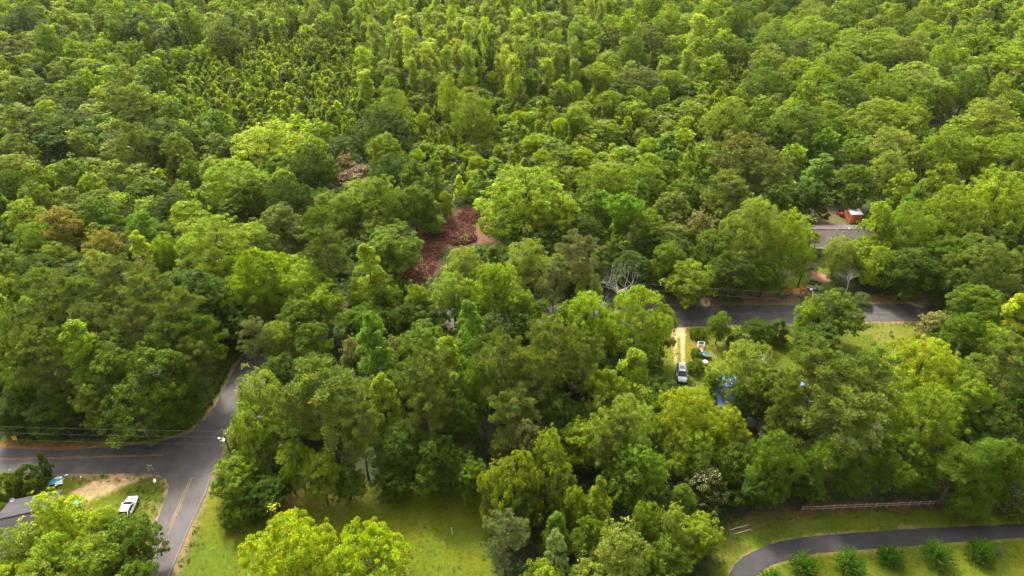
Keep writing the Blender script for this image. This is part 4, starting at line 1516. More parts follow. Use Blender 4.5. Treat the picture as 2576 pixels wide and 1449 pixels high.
for hd in HAND:
    note(hd[1], hd[2], hd[3])
rnd = random.Random(41)
tries = 0
while tries < 30000:
    tries += 1
    y = 40 + 540 * (rnd.random() ** 0.78)
    half = 0.80 * (y * cT + CAM_H * sT) + 18
    x = rnd.uniform(-half, half)
    qx, qy, dep = proj(x, y, 9)
    if qy < -330 or qy > 1560:
        continue
    zn = zone(qx, qy)
    if zn == 'thick':
        if rnd.random() > 0.002:
            continue
        opts, sp = ZK['mid']
    else:
        opts, sp = ZK[zn]
    kind, tint, h = rnd.choice(opts)
    if near_any(x, y, sp * (1.25 if kind == 'oak' else 1.0), 0):
        continue
    h *= rnd.uniform(0.62, 1.28) if zn in ('far', 'slend', 'mid', 'vine') else rnd.uniform(0.8, 1.15)
    if rnd.random() < 0.22:
        tint = rnd.choice(['dk', 'ol', 'lt', 'br', 'bn'])
    r = BASE_R[kind] * rnd.uniform(0.8, 1.25)
    if on_open(x, y, min(r * .6, 2.2)):
        continue
    if hides(x, y, r, h):
        h *= 0.5
        r *= 0.7
        kind = 'broad' if kind != 'bush' else kind
        if hides(x, y, r, h):
            continue
    note(x, y, r)
    FILL.append((kind, x, y, r, h, tint, zn, r * FPX / dep))
ZL = {
    'slend': 'green tree among the bright slender trees at the top middle of the wood',
    'vine': 'green growth in the vine covered hollow of the upper middle wood',
    'thick2': 'light green tree in the upper right corner of the wood',
    'oaks': 'green tree between the big oaks of the upper right wood',
    'far': 'green tree in the farthest part of the wood along the top edge',
    'thick': 'green tree rising out of the young thicket at upper left',
    'mid': 'green tree in the dense middle belt of the wood beyond the roads',
    'near': 'green filler tree in the wood close to the roads and lawns'}
for hd in HAND:
    kind, x, y, r, h, tint, label, seed = hd
    put_tree(kind, x, y, r, h, tint, label, seed=seed)
FILL.sort(key=lambda f: -f[7])
stuffed = []
KT = dict(broad='green broadleaf', oak='green spreading oak', cone='green pointed', slender='green slender', vine='vine wrapped', bush='low leafy')
for f in FILL:
    kind, x, y, r, h, tint, zn, sz = f
    if COUNT.get(NAMES[kind], 0) < 290 and sz > 11.5:
        put_tree(kind, x, y, r, h, tint, ZL[zn].replace('green tree', KT[kind] + ' tree').replace('green growth', KT[kind] + ' plant').replace('green filler tree', KT[kind] + ' tree').replace('light green tree', KT[kind] + ' tree'))
    else:
        stuffed.append(f)
print('FILL', len(FILL), 'individual', len(FILL) - len(stuffed), 'stuff', len(stuffed), COUNT)


def bake(items, name, label, mat='leaf', lod='C', seeds=3):
    Vs, Ts = [], []
    for (kind, x, y, r, h, tint) in items:
        p = proto(kind, rnd.randrange(seeds), lod)
        a = rnd.uniform(0, 6.28)
        c, s = math.cos(a), math.sin(a)
        sx, sz = r / p['R'], h / p['H']
        V = p['V'] * np.array([sx, sx, sz])
        V = np.stack([V[..., 0] * c - V[..., 1] * s + x, V[..., 0] * s + V[..., 1] * c + y, V[..., 2]], -1)
        t = np.array(TINT[tint] if isinstance(tint, str) else tint) * rnd.uniform(0.88, 1.14) * np.array([rnd.uniform(.93, 1.08), 1, 1])
        Tt = p['T'].copy()
        Tt[:, :3] = np.where(Tt[:, 3:] > .5, Tt[:, :3], Tt[:, :3] * t)
        Vs.append(V.astype(np.float32))
        Ts.append(Tt.astype(np.float32))
    me_ = quads_mesh(name, np.concatenate(Vs), np.concatenate(Ts), M[mat])
    o = link(name, me_)
    return tag(o, label, None, None, 'stuff')


bake([f[:6] for f in stuffed], 'far_wood', 'far off wood of green crowns reading as one mass')
# ---- young thicket, upper left and upper right
items = []
k = 0
rt = random.Random(5)
while k < 15000:
    k += 1
    y = rt.uniform(150, 470)
    half = 0.80 * (y * cT + CAM_H * sT) + 15
    x = rt.uniform(-half, half)
    qx, qy, dep = proj(x, y, 3)
    zn = zone(qx, qy - 10)
    dens = {'thick': 1.0, 'thick2': 0.3, 'vine': 0.35, 'slend': 0.25, 'far': 0.22, 'mid': 0.18, 'oaks': 0.07}.get(zn, 0.0)
    if rt.random() > dens or on_open(x, y, 1.0):
        continue
    tn = rt.choice(['br', 'md', 'lt', 'br', 'gr', 'vy', 'md', 'ol'])
    items.append(('sapling', x, y, rt.uniform(1.1, 2.0), rt.uniform(3.5, 7.0), tn))
print('SAPLINGS', len(items))
bake(items, 'young_thicket', 'dense thicket of young light green saplings', lod='C')


# ---- undergrowth: leafy clumps on the forest floor
def undergrowth():
    rg = np.random.default_rng(3)
    n = 52000
    y = 38 + 330 * rg.random(n) ** 1.25
    half = 0.80 * (y * cT + CAM_H * sT) + 15
    x = (rg.random(n) * 2 - 1) * half
    keep = np.ones(n, bool)
    UG = [pg for i_, pg in enumerate(NOGO) if i_ != 4]
    for pg in UG:
        keep &= sdf_poly(pg, x, y) > 0.9 + 0.5 * rg.random(n)
    keep &= (sdf_poly(NOGO[4], x, y) > -0.5) | (sdf_poly(NOGO[0], x, y) > 2.6)
    x, y = x[keep], y[keep]
    z = 0.2 + 2.6 * rg.random(len(x)) ** 1.7
    # stay low close to lawns and roads
    dmin = np.full(len(x), 1e9)
    for pg in UG:
        dmin = np.minimum(dmin, sdf_poly(pg, x, y))
    z = np.minimum(z, 0.25 + dmin * 0.55)
    C = np.stack([x, y, z], -1)
    dep = y * cT + (CAM_H - z) * sT
    sc = np.clip(dep / 150, 0.75, 1.7)
    O = np.tile([0, 0, 1.0], (len(C), 1))
    tone = 0.75 + 0.5 * rg.random(len(C))
    V, Tt = leaves(C, 0.62 * sc * (0.6 + 0.8 * rg.random(len(C))), 13, 0.42, rg, O, tone=tone, flat=0.6)
    hue = np.repeat(fbm(x * 0.07, y * 0.07, 31, 3), 13)
    base = np.array([0.062, 0.105, 0.015]) + np.clip(hue[:, None] * 3, -1, 1) * np.array([0.035, 0.030, 0.004])
    Tt[:, :3] *= base
    o = link('undergrowth', quads_mesh('undergrowth', V, Tt, M['leaf']))
    tag(o, 'tangled green undergrowth on the forest floor', None, None, 'stuff')


undergrowth()


def bank_growth():
    rg = np.random.default_rng(29)
    n = 26000
    pg = dpoly([(300, 1112), (420, 1092), (490, 1066), (548, 1002), (606, 892), (580, 862), (520, 900), (440, 985), (300, 1050)])
    xs, ys = zip(*pg)
    x, y = rg.uniform(min(xs), max(xs), n), rg.uniform(min(ys), max(ys), n)
    d_ = sdf_poly(NOGO[0], x, y)
    keep = (sdf_poly(pg, x, y) < 0.5) & (d_ > 1.1 + 0.8 * rg.random(n))
    x, y, d_ = x[keep], y[keep], d_[keep]
    z = 0.15 + np.minimum(1.5, (d_ - 0.8) * 0.35) * rg.random(len(x))
    C = np.stack([x, y, z], -1)
    V, Tt = leaves(C, 0.5 * (0.6 + 0.8 * rg.random(len(C))), 12, 0.36, rg, np.tile([0, 0, 1.0], (len(C), 1)), tone=0.75 + 0.5 * rg.random(len(C)), flat=0.6)
    Tt[:, :3] *= np.array([0.085, 0.150, 0.010])
    tag(link('bank_growth', quads_mesh('bank_growth', V, Tt, M['leaf'])), 'lush green growth on the bank left of the rising road', None, None, 'stuff')


bank_growth()


def weeds():
    """taller weeds along verges and the corner lot"""
    rg = np.random.default_rng(8)
    n = 26000
    x = rg.uniform(-100, 100, n)
    y = rg.uniform(48, 150, n)
    dg = np.full(n, 1e9)
    for g in GRASS:
        dg = np.minimum(dg, sdf_poly(dpoly(g), x, y))
    drd = np.minimum(sdf_poly(dpoly(ROAD), x, y), sdf_poly(dpoly(DRIVE), x, y))
    nse = fbm(x * 0.22, y * 0.22, 91, 3)
    near_edge = (np.abs(dg + 0.3) < 1.1)
    lot = sdf_poly(dpoly([(300, 1225), (345, 1200), (400, 1203), (420, 1225), (380, 1340), (330, 1330), (345, 1260)]), x, y) < 0
    verge = sdf_poly(dpoly([(470, 1350), (520, 1235), (545, 1225), (500, 1360), (450, 1490), (415, 1490)]), x, y) < 0
    keep = (near_edge | (lot & (nse > -0.05)) | (verge & (nse > -0.1))) & (drd > 0.45)
    x, y = x[keep], y[keep]
    C = np.stack([x, y, 0.05 + 0.22 * rg.random(len(x))], -1)
    O = np.tile([0, 0, 1.0], (len(C), 1))
    V, Tt = leaves(C, 0.30 * (0.5 + rg.random(len(C))), 9, 0.24, rg, O, tone=0.75 + 0.5 * rg.random(len(C)), flat=0.6)
    col = np.where(rg.random((len(C), 1)) < 0.7, np.array([[0.07, 0.13, 0.012]]), np.array([[0.13, 0.13, 0.03]]))
    Tt[:, :3] *= np.repeat(col, 9, 0)
    o = link('weeds', quads_mesh('weeds', V, Tt, M['leaf']))
    tag(o, 'ragged weeds along the lawn edges and verges', None, None, 'stuff')


weeds()


def tufts():
    rg = np.random.default_rng(18)
    n = 60000
    x = rg.uniform(-110, 110, n)
    y = rg.uniform(42, 140, n)
    dg = np.full(n, 1e9)
    for g in GRASS:
        dg = np.minimum(dg, sdf_poly(dpoly(g), x, y))
    drd = np.minimum(sdf_poly(dpoly(ROAD), x, y), sdf_poly(dpoly(DRIVE), x, y))
    nse = fbm(x * 0.30, y * 0.30, 191, 4)
    keep = (dg < -0.3) & (drd > 0.4) & (nse > 0.01 * rg.normal(size=n) - 0.02)
    x, y = x[keep], y[keep]
    C = np.stack([x, y, 0.02 + 0.05 * rg.random(len(x))], -1)
    V, Tt = leaves(C, 0.22 * (0.5 + rg.random(len(C))), 5, 0.17, rg, np.tile([0, 0, 1.0], (len(C), 1)), tone=0.8 + 0.4 * rg.random(len(C)), flat=0.4, aspect=.35)
    col = np.where(rg.random((len(C), 1)) < 0.8, np.array([[0.092, 0.108, 0.005]]), np.array([[0.12, 0.115, 0.02]]))
    Tt[:, :3] *= np.repeat(col, 5, 0)
    o = link('grass', quads_mesh('grass', V, Tt, M['leaf']))
    tag(o, 'taller grass tufts in the lawns', None, None, 'stuff')


tufts()

# ================================================================== BUILDINGS
def wall_window(mb_frames, parent, c, rz, wd, ht):
    """a window standing 3 cm proud of a wall: frame part with its pane"""
    f = MB()
    R = Matrix.Rotation(rz, 3, 'Z')
    for dx, dz, sx, sz in ((0, ht / 2, wd + .14, .08), (0, -ht / 2, wd + .14, .08), (-wd / 2, 0, .08, ht - .08), (wd / 2, 0, .08, ht - .08), (0, 0, .05, ht - .08)):
        f.box(Vector(c) + R @ Vector((dx, -0.035, dz)), (sx, .06, sz), rz)
    o = f.build('window', M['white'], parent)
    MB().box(Vector(c) + R @ Vector((0, -0.012, 0)), (wd - .05, .02, ht - .05), rz).build('pane', M['glass'], o)
    return o


def gable_house(name, loc, rz, L, W, hw, hr, roofm, wallm, label, over=0.45, ribs=False, trim='white'):
    """ridge along local x; front is local -y"""
    t = thing(name, loc, rz, label, 'house')
    mb = MB()
    x, y = L / 2, W / 2
    mb.add([(-x, -y, 0), (x, -y, 0), (x, y, 0), (-x, y, 0), (-x, -y, hw), (x, -y, hw), (x, y, hw), (-x, y, hw), (-x, 0, hr - .06), (x, 0, hr - .06)],
           [(0, 1, 5, 4), (2, 3, 7, 6), (1, 2, 6, 9, 5), (3, 0, 4, 8, 7), (0, 3, 2, 1), (4, 5, 9, 8), (6, 7, 8, 9)])
    mb.build('wall', wallm, t)
    sl = (hr - hw) / y
    xo, yo = x + over, y + over
    ze = hr - sl * yo
    th = 0.13
    rf = MB()
    for sgn in (-1, 1):
        a = [(-xo, 0, hr), (xo, 0, hr), (xo, sgn * yo, ze), (-xo, sgn * yo, ze)]
        b_ = [(p[0], p[1], p[2] + th) for p in a]
        rf.add(a + b_, [(0, 3, 2, 1), (4, 5, 6, 7), (1, 2, 6, 5), (2, 3, 7, 6), (3, 0, 4, 7)])
    if ribs:
        n = int(2 * xo / 0.42)
        for i in range(n + 1):
            xx = -xo + 0.03 + i * (2 * xo - 0.06) / n
            for sgn in (-1, 1):
                z0, z1 = hr + th, ze + th
                rf.add([(xx - .03, 0, z0), (xx + .03, 0, z0), (xx + .03, sgn * yo, z1), (xx - .03, sgn * yo, z1),
                        (xx - .02, 0, z0 + .05), (xx + .02, 0, z0 + .05), (xx + .02, sgn * yo, z1 + .05), (xx - .02, sgn * yo, z1 + .05)],
                       [(4, 5, 6, 7), (0, 4, 7, 3), (1, 2, 6, 5), (3, 7, 6, 2)])
    roof = rf.build('roof', roofm, t)
    MB().tube([(-xo, 0, hr + th), (xo, 0, hr + th)], 0.09, 8).build('ridge_cap', roofm, roof)
    for sgn in (-1, 1):
        MB().box((0, sgn * (yo + .02), ze + .03), (2 * xo, .03, .2)).build('fascia', M[trim], t)
    return t, roof


# brown roofed house beyond the far road
a, b = P(2014, 578, 4.3), P(2200, 579, 4.3)
hc = P(2107, 578.5, 4.3)
t, roof = gable_house('house', (hc.x, hc.y, 0), math.atan2(b.y - a.y, b.x - a.x), 17.5, 9.6, 2.6, 4.3, M['roof_brown'], M['siding'],
                      'house with brown shingle roof between trees on the right, orange shed behind it')
for dx in (-6.2, -2.4):
    wall_window(None, t, (dx, -4.8, 1.5), 0, 1.4, 1.2)
wall_window(None, t, (5.3, -4.8, 1.45), 0, 0.9, 1.5)
pg = MB()      # small front gable over the porch
yf = -4.8
pg.add([(1.2, yf - 2.2, 2.5), (6.8, yf - 2.2, 2.5), (4.0, yf - 2.2, 3.35), (1.2, yf + .8, 2.5), (6.8, yf + .8, 2.5), (4.0, yf + 1.9, 3.35)],
       [(0, 2, 5, 3), (2, 1, 4, 5), (0, 1, 2)])
pg.build('porch_roof', M['roof_brown'], t)
pt = MB()
pt.tube([(1.1, yf - 2.25, 2.48), (4.0, yf - 2.25, 3.36), (6.9, yf - 2.25, 2.48)], 0.09, 6)
pt.build('porch_trim', M['white'], t)
for dx in (1.5, 6.5):
    MB().box((dx, yf - 2.05, 1.22), (.14, .14, 2.44)).build('porch_post', M['white'], t)
MB().box((3.6, yf - .03, 1.05), (.95, .06, 2.1)).build('door', M['brick'], t)
for dx, dy in ((2.7, 0.35), (1.0, -1.0), (-1.2, -2.6)):
    zz = 4.3 - abs(dy) * (1.7 / 4.8) + .1
    vp = MB()
    vp.tube([(dx, dy, zz), (dx, dy, zz + .35)], 0.07, 8)
    vp.tube([(dx, dy, zz + .35), (dx, dy, zz + .44)], [0.16, 0.10], 8)
    vp.build('roof_vent', M['white'] if dx == 2.7 else M['steel'], roof)

# orange shed with flat white roof
A, B_, D = P(2126, 519.5, 2.5), P(2153, 520, 2.5), P(2143, 540, 2.5)
ax = (D - A)
ang = math.atan2(ax.y, ax.x) + math.pi / 2
ln = ax.length
wd = 2.9
ctr = (A + D) / 2 + Vector((math.cos(ang), math.sin(ang), 0)) * wd / 2
t = thing('shed', (ctr.x, ctr.y, 0), ang, 'orange boarded shed with flat white roof behind the brown roofed house', 'shed')
mb = MB()
mb.box((0, 0, 1.22), (wd - .3, ln - .3, 2.44))
mb.build('wall', M['orange'], t)
bd = MB()
for i in range(int(ln / .32)):
    bd.box((-(wd - .3) / 2 - .012, -ln / 2 + .28 + i * .32, 1.2), (.02, .04, 2.3))
for i in range(int(wd / .32) - 1):
    bd.box((-wd / 2 + .34 + i * .32, -(ln - .3) / 2 - .012, 1.2), (.04, .02, 2.3))
bd.build('board_strips', M['orange_dark'], t)
MB().box((0.35, -(ln - .3) / 2 - .02, 1.0), (1.3, .04, 1.95)).build('door', M['orange_dark'], t)
rf = MB().box((0, 0, 2.52), (wd, ln, .12)).build('roof', M['roof_white'], t)
pt = MB()
pt.add([(-.55, .35, 2.592), (.15, .30, 2.592), (.2, .95, 2.592), (-.5, 1.0, 2.592)], [(0, 1, 2, 3)])
pt.add([(.22, -.45, 2.592), (.55, -.5, 2.592), (.6, .5, 2.592), (.16, .5, 2.592)], [(0, 1, 2, 3)])
pt.build('roof_patch', M['black'], rf)
MB().box((-(wd - .3) / 2 - .02, -1.25, 1.55), (.04, .35, .3)).build('window', M['glass'], t)

# blue metal roofed house, mostly under the trees
hc = P(1918, 978, 4.6)
t, roof = gable_house('house', (hc.x, hc.y, 0), math.radians(-3), 15.0, 9.0, 2.7, 4.6, M['roof_blue'], M['siding'],
                      'house with ribbed blue metal roof showing through gaps in the trees', ribs=True)
for dx in (-4.5, 0.5, 4.5):
    wall_window(None, t, (dx, -4.5, 1.5), 0, 1.3, 1.1)
MB().box((2.6, -4.53, 1.05), (.95, .06, 2.1)).build('door', M['white'], t)
pc = MB()
pc.box((1.4, -6.0, .25), (5.2, 2.4, .3))
pc.build('porch', M['offwhite'], t)
rl = MB()
rl.box((1.4, -7.15, 1.25), (5.2, .07, .07))
rl.box((1.4, -7.15, .55), (5.2, .05, .05))
for k in range(6):
    rl.box((-1.15 + k * 1.02, -7.15, .8), (.07, .07, .82))
rl.build('porch_rail', M['white'], t)

# grey roofed house in the corner lot
a, b = P(26, 1260, 2.4), P(88, 1247, 2.4)
ang = math.atan2(b.y - a.y, b.x - a.x)
u = Vector((math.cos(ang), math.sin(ang), 0))
hc = a + u * 3.5 - Vector((-u.y, u.x, 0)) * 5.1
t, roof = gable_house('house', (hc.x, hc.y, 0), ang, 6.2, 9.4, 2.5, 4.4, M['roof_grey'], M['brick'],
                      'house with dark grey shingle roof at the left edge of the corner lot', over=0.4, trim='greywood')
for dx in (-1.4, 1.3):
    wall_window(None, t, (dx, -4.7, 1.4), 0, 1.3, 1.1)
dish = thing('satellite_dish', Vector(t.location) + Matrix.Rotation(ang, 3, 'Z') @ Vector((-2.9, 4.6, 2.5)), ang,
             'small grey satellite dish on the ridge end of the grey roof', 'satellite dish')
MB().tube([(0, 0, -.05), (0, 0, .55)], .03, 6).build('mast', M['steel'], dish)
rings = []
for k in range(5):
    rr, zz = 0.03 + 0.30 * k / 4, 0.09 * (k / 4) ** 2
    rings.append([(rr * math.cos(x_), rr * math.sin(x_) * .85, zz) for x_ in [2 * math.pi * i / 14 for i in range(14)]])
ds = MB().loft(rings, cap=False)
dso = ds.build('reflector', M['steel'], dish, smooth=True)
dso.location = (0, -.05, .6)
dso.rotation_euler = (math.radians(50), 0, math.radians(35))
MB().tube([(0.05, -.05, .55), (0.30, -.35, .70)], .02, 5).build('feed_arm', M['steel'], dish)


# ================================================================== VEHICLES
def car(name, loc, rz, label, cat, L, Wd, Hh, paint, suv=False, roofcol=None):
    t = thing(name, loc, rz, label, cat, None)
    hw = Wd / 2
    zb = Hh * (0.60 if not suv else 0.58)
    zs = 0.26
    nx = 15
    rings = []
    for i in range(nx):
        f = i / (nx - 1)
        x = -L / 2 + L * f
        e = 2 * abs(f - 0.5)
        wv = hw * (1 - 0.30 * e ** 4.5 - 0.03 * e)
        # bonnet at +x, boot at -x
        if f > 0.68:
            top = zb - (zb * (0.16 if not suv else 0.12)) * ((f - 0.68) / 0.32) ** 1.6
        elif f < 0.16:
            top = zb - zb * 0.10 * ((0.16 - f) / 0.16)
        else:
            top = zb
        bot = zs + 0.10 * e ** 6
        if f in (0, 1):
            top -= 0.10
            bot += 0.06
        rings.append([(x, wv * .90, bot), (x, wv, bot + .14), (x, wv, top - .16), (x, wv * .96, top - .05), (x, wv * .84, top),
                      (x, -wv * .84, top), (x, -wv * .96, top - .05), (x, -wv, top - .16), (x, -wv, bot + .14), (x, -wv * .90, bot)])
    MB().loft(rings).build('body', paint, t, smooth=False)
    # glasshouse
    if suv:
        st = [(-.47, 0), (-.42, 1), (.10, 1), (.26, 0)]
    else:
        st = [(-.42, 0), (-.24, 1), (.0, 1), (.23, 0)]
    zt = Hh
    def ring(fx, k):
        x = fx * L
        wb, wt = hw * .90, hw * .70
        if k == 0:
            return [(x, wb, zb - .06), (x, wb * .99, zb + .02), (x, wb * .9, zb + .03), (x, -wb * .9, zb + .03), (x, -wb * .99, zb + .02), (x, -wb, zb - .06)]
        return [(x, wb, zb - .06), (x, wt * 1.04, zt - .10), (x, wt * .94, zt - .02), (x, -wt * .94, zt - .02), (x, -wt * 1.04, zt - .10), (x, -wb, zb - .06)]
    MB().loft([ring(a_, k_) for a_, k_ in st]).build('windows', M['carglass'], t)
    x0, x1 = st[1][0] * L + .04, st[2][0] * L - .04
    wt = hw * .70
    rp = MB()
    sec = lambda x: [(x, wt * 1.02, zt - .075), (x, wt * .9, zt + .012), (x, wt * .4, zt + .03), (x, -wt * .4, zt + .03), (x, -wt * .9, zt + .012), (x, -wt * 1.02, zt - .075),
                     (x, -wt * .9, zt - .05), (x, wt * .9, zt - .05)]
    rp.loft([sec(x0 - .10), sec(x0), sec((x0 + x1) / 2), sec(x1), sec(x1 + .08)])
    ro = rp.build('roof', roofcol or paint, t)
    pl = MB()      # pillars
    for s in (-1, 1):
        for (fa, ka), (fb_, kb) in (((st[0][0], 0), (st[1][0], 1)), ((st[3][0], 0), (st[2][0], 1))):
            pl.tube([(fa * L, s * hw * .895, zb), (fb_ * L, s * wt * 1.05, zt - .07)], .045, 5)
        for fm in (-.06, -.26 if suv else -.19):
            pl.tube([(fm * L, s * hw * .905, zb), (fm * L, s * wt * 1.06, zt - .08)], .035, 5)
    pl.build('pillars', paint, t)
    if suv:
        MB().box(((x0 + x1) / 2 + .15, 0, zt + .045), (.75, .85, .03)).build('sunroof', M['carglass'], ro)
        rr = MB()
        for s in (-1, 1):
            rr.tube([(x0 + .1, s * wt * .92, zt + .02), (x0 + .25, s * wt * .92, zt + .09), (x1 - .2, s * wt * .92, zt + .09), (x1 - .05, s * wt * .92, zt + .02)], .022, 5)
        for xx in (x0 + .5, x1 - .5):
            rr.tube([(xx, -wt * .92, zt + .09), (xx, wt * .92, zt + .09)], .022, 5)
        rr.build('roof_rack', M['black'], ro)
        sd_ = MB()
        for s in (-1, 1):
            sd_.box((0, s * (hw + .004), zs + .17), (L * .74, .03, .20))
        sd_.build('side_cladding', M['darkcar'], t)
    wr = .34 if not suv else .38
    for fx in (-.30, .31):
        for s in (-1, 1):
            wh = MB()
            c = Vector((fx * L, s * (hw - .10), wr))
            wh.tube([c + Vector((0, -s * .11, 0)), c + Vector((0, s * .115, 0))], wr, 20)
            wo = wh.build('wheel', M['tyre'], t)
            MB().tube([c + Vector((0, s * .10, 0)), c + Vector((0, s * .125, 0))], [wr * .62, wr * .55], 14).build('rim', M['steel'], wo)
            ar = MB()
            pts = [c + Vector((math.cos(q_) * (wr + .05), s * .105, math.sin(q_) * (wr + .05))) for q_ in [math.pi * i / 8 for i in range(9)]]
            ar.tube(pts, .035, 5)
            ar.build('wheel_arch', M['darkcar'], t)
    for s in (-1, 1):
        MB().box((L / 2 - .14, s * hw * .62, zb * .74), (.16, hw * .38, .13)).build('headlight', M['lamp'], t)
        MB().box((-L / 2 + .08, s * hw * .66, zb * .80), (.10, hw * .32, .16)).build('tail_light', M['redlamp'], t)
        MB().box((st[3][0] * L - .28, s * (hw + .06), zb + .06), (.14, .16, .12)).build('mirror', paint, t)
    MB().box((L / 2 - .02, 0, .42), (.08, hw * 1.1, .16)).build('grille', M['black'], t)
    return t


p = P(384, 1516, 0) * 0
wp = P(321, 1279, 0.6)
car('parked_car', (wp.x, wp.y, 0), math.radians(93), 'white sedan parked on the grass of the corner lot, half under a tree', 'car', 4.35, 1.78, 1.42, M['carwhite'])
wp = P(1715.5, 936, 1.0)
car('parked_suv', (wp.x, wp.y, 0), math.radians(-98), 'silver car with roof rack and dark sides on the two rut driveway', 'car', 4.5, 1.84, 1.70, M['carsilver'], suv=True)

# red ride-on mower beside the shed
wp = P(2116, 537, 0.5)
t = thing('ride_on_mower', (wp.x, wp.y, 0), math.radians(-75), 'red ride-on mower at the left wall of the orange shed', 'mower')
rings = []
for f in np.linspace(0, 1, 8):
    x = 0.05 + 1.0 * f
    w_, z_ = .42 * (1 - .25 * f ** 3), .95 - .22 * f ** 2
    rings.append([(x, w_, .35), (x, w_, z_ - .2), (x, w_ * .7, z_), (x, -w_ * .7, z_), (x, -w_, z_ - .2), (x, -w_, .35)])
MB().loft(rings).build('hood', M['red'], t, smooth=True)
MB().box((-.35, 0, .42), (1.0, 1.15, .22), taper=.9).build('deck', M['red'], t)
MB().box((-.55, 0, .66), (.5, .5, .14), taper=.85).box((-.78, 0, .88), (.12, .48, .42)).build('seat', M['black'], t)
for x_, r_ in ((.75, .2), (-.55, .28)):
    for s in (-1, 1):
        MB().tube([(x_, s * .48, r_), (x_, s * .66, r_)], r_, 14).build('wheel', M['tyre'], t)
MB().tube([(.05, 0, .9), (-.12, 0, 1.1)], .025, 6).build('steering_column', M['black'], t)

# ================================================================== YARD THINGS
# cage frame with red bundle, dark green dinghy, white bucket
wp = P(1763.5, 868.5, .4)
t = thing('frame_table', (wp.x, wp.y, 0), math.radians(-4), 'pale metal garden frame standing behind the red bundle', 'garden frame')
fm = MB()
for (x0, y0, x1, y1) in ((-.6, -.4, .6, -.4), (.6, -.4, .6, .4), (.6, .4, -.6, .4), (-.6, .4, -.6, -.4)):
    for z in (.25, .95):
        fm.tube([(x0, y0, z), (x1, y1, z)], .045, 6)
fm.build('rails', M['offwhite'], t)
for x in (-.6, .6):
    for y in (-.4, .4):
        MB().tube([(x, y, 0), (x, y, .95)], .045, 6).build('leg', M['offwhite'], t)
MB().box((0, 0, .27), (1.1, .72, .04)).build('shelf', M['greywood'], t)
wp = P(1764, 880, .3)
t = thing('bundle', (wp.x, wp.y, 0), math.radians(10), 'faded red folded bundle between the pale frame and the dark dinghy', 'bundle')
rings = []
for f in np.linspace(-1, 1, 9):
    k = math.sqrt(max(0.05, 1 - f * f * .93))
    rings.append([(f * .62, .36 * k * math.cos(a_), .30 + .30 * k * math.sin(a_) + .04 * math.sin(f * 9 + a_ * 3)) for a_ in [2 * math.pi * i / 10 for i in range(10)]])
MB().loft(rings).build('cloth', M['pink'], t, smooth=True)
MB().tube([(-.25, -.36, .3), (-.25, 0, .63), (-.25, .36, .3)], .03, 5).tube([(.3, -.33, .3), (.3, 0, .62), (.3, .33, .3)], .03, 5).build('strap', M['black'], t)
wp = P(1775, 893.5, .3)
t = thing('dinghy', (wp.x, wp.y, 0), math.radians(-38), 'dark green pointed dinghy lying by the driveway lawn', 'boat')
rings, inner = [], []
for i in range(11):
    f = i / 10
    x = -1.25 + 2.5 * f
    b_ = .60 * (1 - max(0, (f - .35) / .65) ** 2.2) + .02
    rings.append([(x, -b_, .48), (x, -b_ * .75, .2), (x, -b_ * .3, .06 + .15 * f ** 3), (x, b_ * .3, .06 + .15 * f ** 3), (x, b_ * .75, .2), (x, b_, .48), (x, b_ * .6, .56), (x, -b_ * .6, .56)])
MB().loft(rings).build('hull', M['teal'], t, smooth=True)
gw = MB()
for s in (-1, 1):
    gw.tube([(r_[5][0], s * abs(r_[5][1]), .50) for r_ in rings], .035, 5)
gw.build('gunwale', M['steel'], t)
MB().box((-1.0, 0, .60), (.25, 1.05, .06)).build('seat', M['offwhite'], t)
wp = P(1773.5, 912, .25)
t = thing('bucket', (wp.x, wp.y, 0), 0, 'round white tub with dark slot on the grass in front of the dinghy', 'tub')
MB().tube([(0, 0, 0), (0, 0, .5), (0, 0, .55)], [.34, .42, .40], 18).build('tub', M['paper'], t, smooth=False)
MB().box((0, .1, .556), (.22, .08, .02)).build('slot', M['black'], t)

# turquoise wheelie bin
wp = P(195, 1267, .5)
t = thing('wheelie_bin', (wp.x, wp.y, 0), math.radians(-25), 'turquoise wheelie bin at the end of the sandy track', 'bin')
MB().box((0, 0, .50), (.60, .68, .84), taper=1.16).build('body', M['bin'], t)
MB().box((0, -.02, .97), (.76, .86, .09), taper=.86).build('lid', M['bin'], t)
MB().tube([(-.3, .47, .92), (.3, .47, .92)], .03, 6).build('handle', M['bin'], t)
for s in (-1, 1):
    MB().tube([(s * .27, .36, .12), (s * .34, .36, .12)], .12, 12).build('wheel', M['tyre'], t)


def crumple(name, loc, w_, d_, h_, mat, label, cat, seed, rz=0.0):
    rg = np.random.default_rng(seed)
    n = 13
    vs, fs = [], []
    for i in range(n):
        for j in range(n):
            u_, v_ = i / (n - 1) * 2 - 1, j / (n - 1) * 2 - 1
            e = max(0, 1 - (u_ * u_ + v_ * v_) * .62)
            edge = 1 + .25 * math.sin(i * 2.1 + j * 1.3 + seed)
            vs.append((u_ * w_ / 2 * edge + rg.normal() * .02, v_ * d_ / 2 * edge + rg.normal() * .02, .03 + h_ * e * (0.35 + 0.9 * rg.random())))
    for i in range(n - 1):
        for j in range(n - 1):
            a_ = i * n + j
            fs.append((a_, a_ + n, a_ + n + 1, a_ + 1))
    k = len(vs)
    vs += [(x, y, z - .012) for x, y, z in vs]
    fs += [tuple(q_ + k for q_ in f[::-1]) for f in fs]
    o = MB().add(vs, fs).build(name, mat)
    o.location = loc
    o.rotation_euler = (0, 0, rz)
    return tag(o, label, cat)


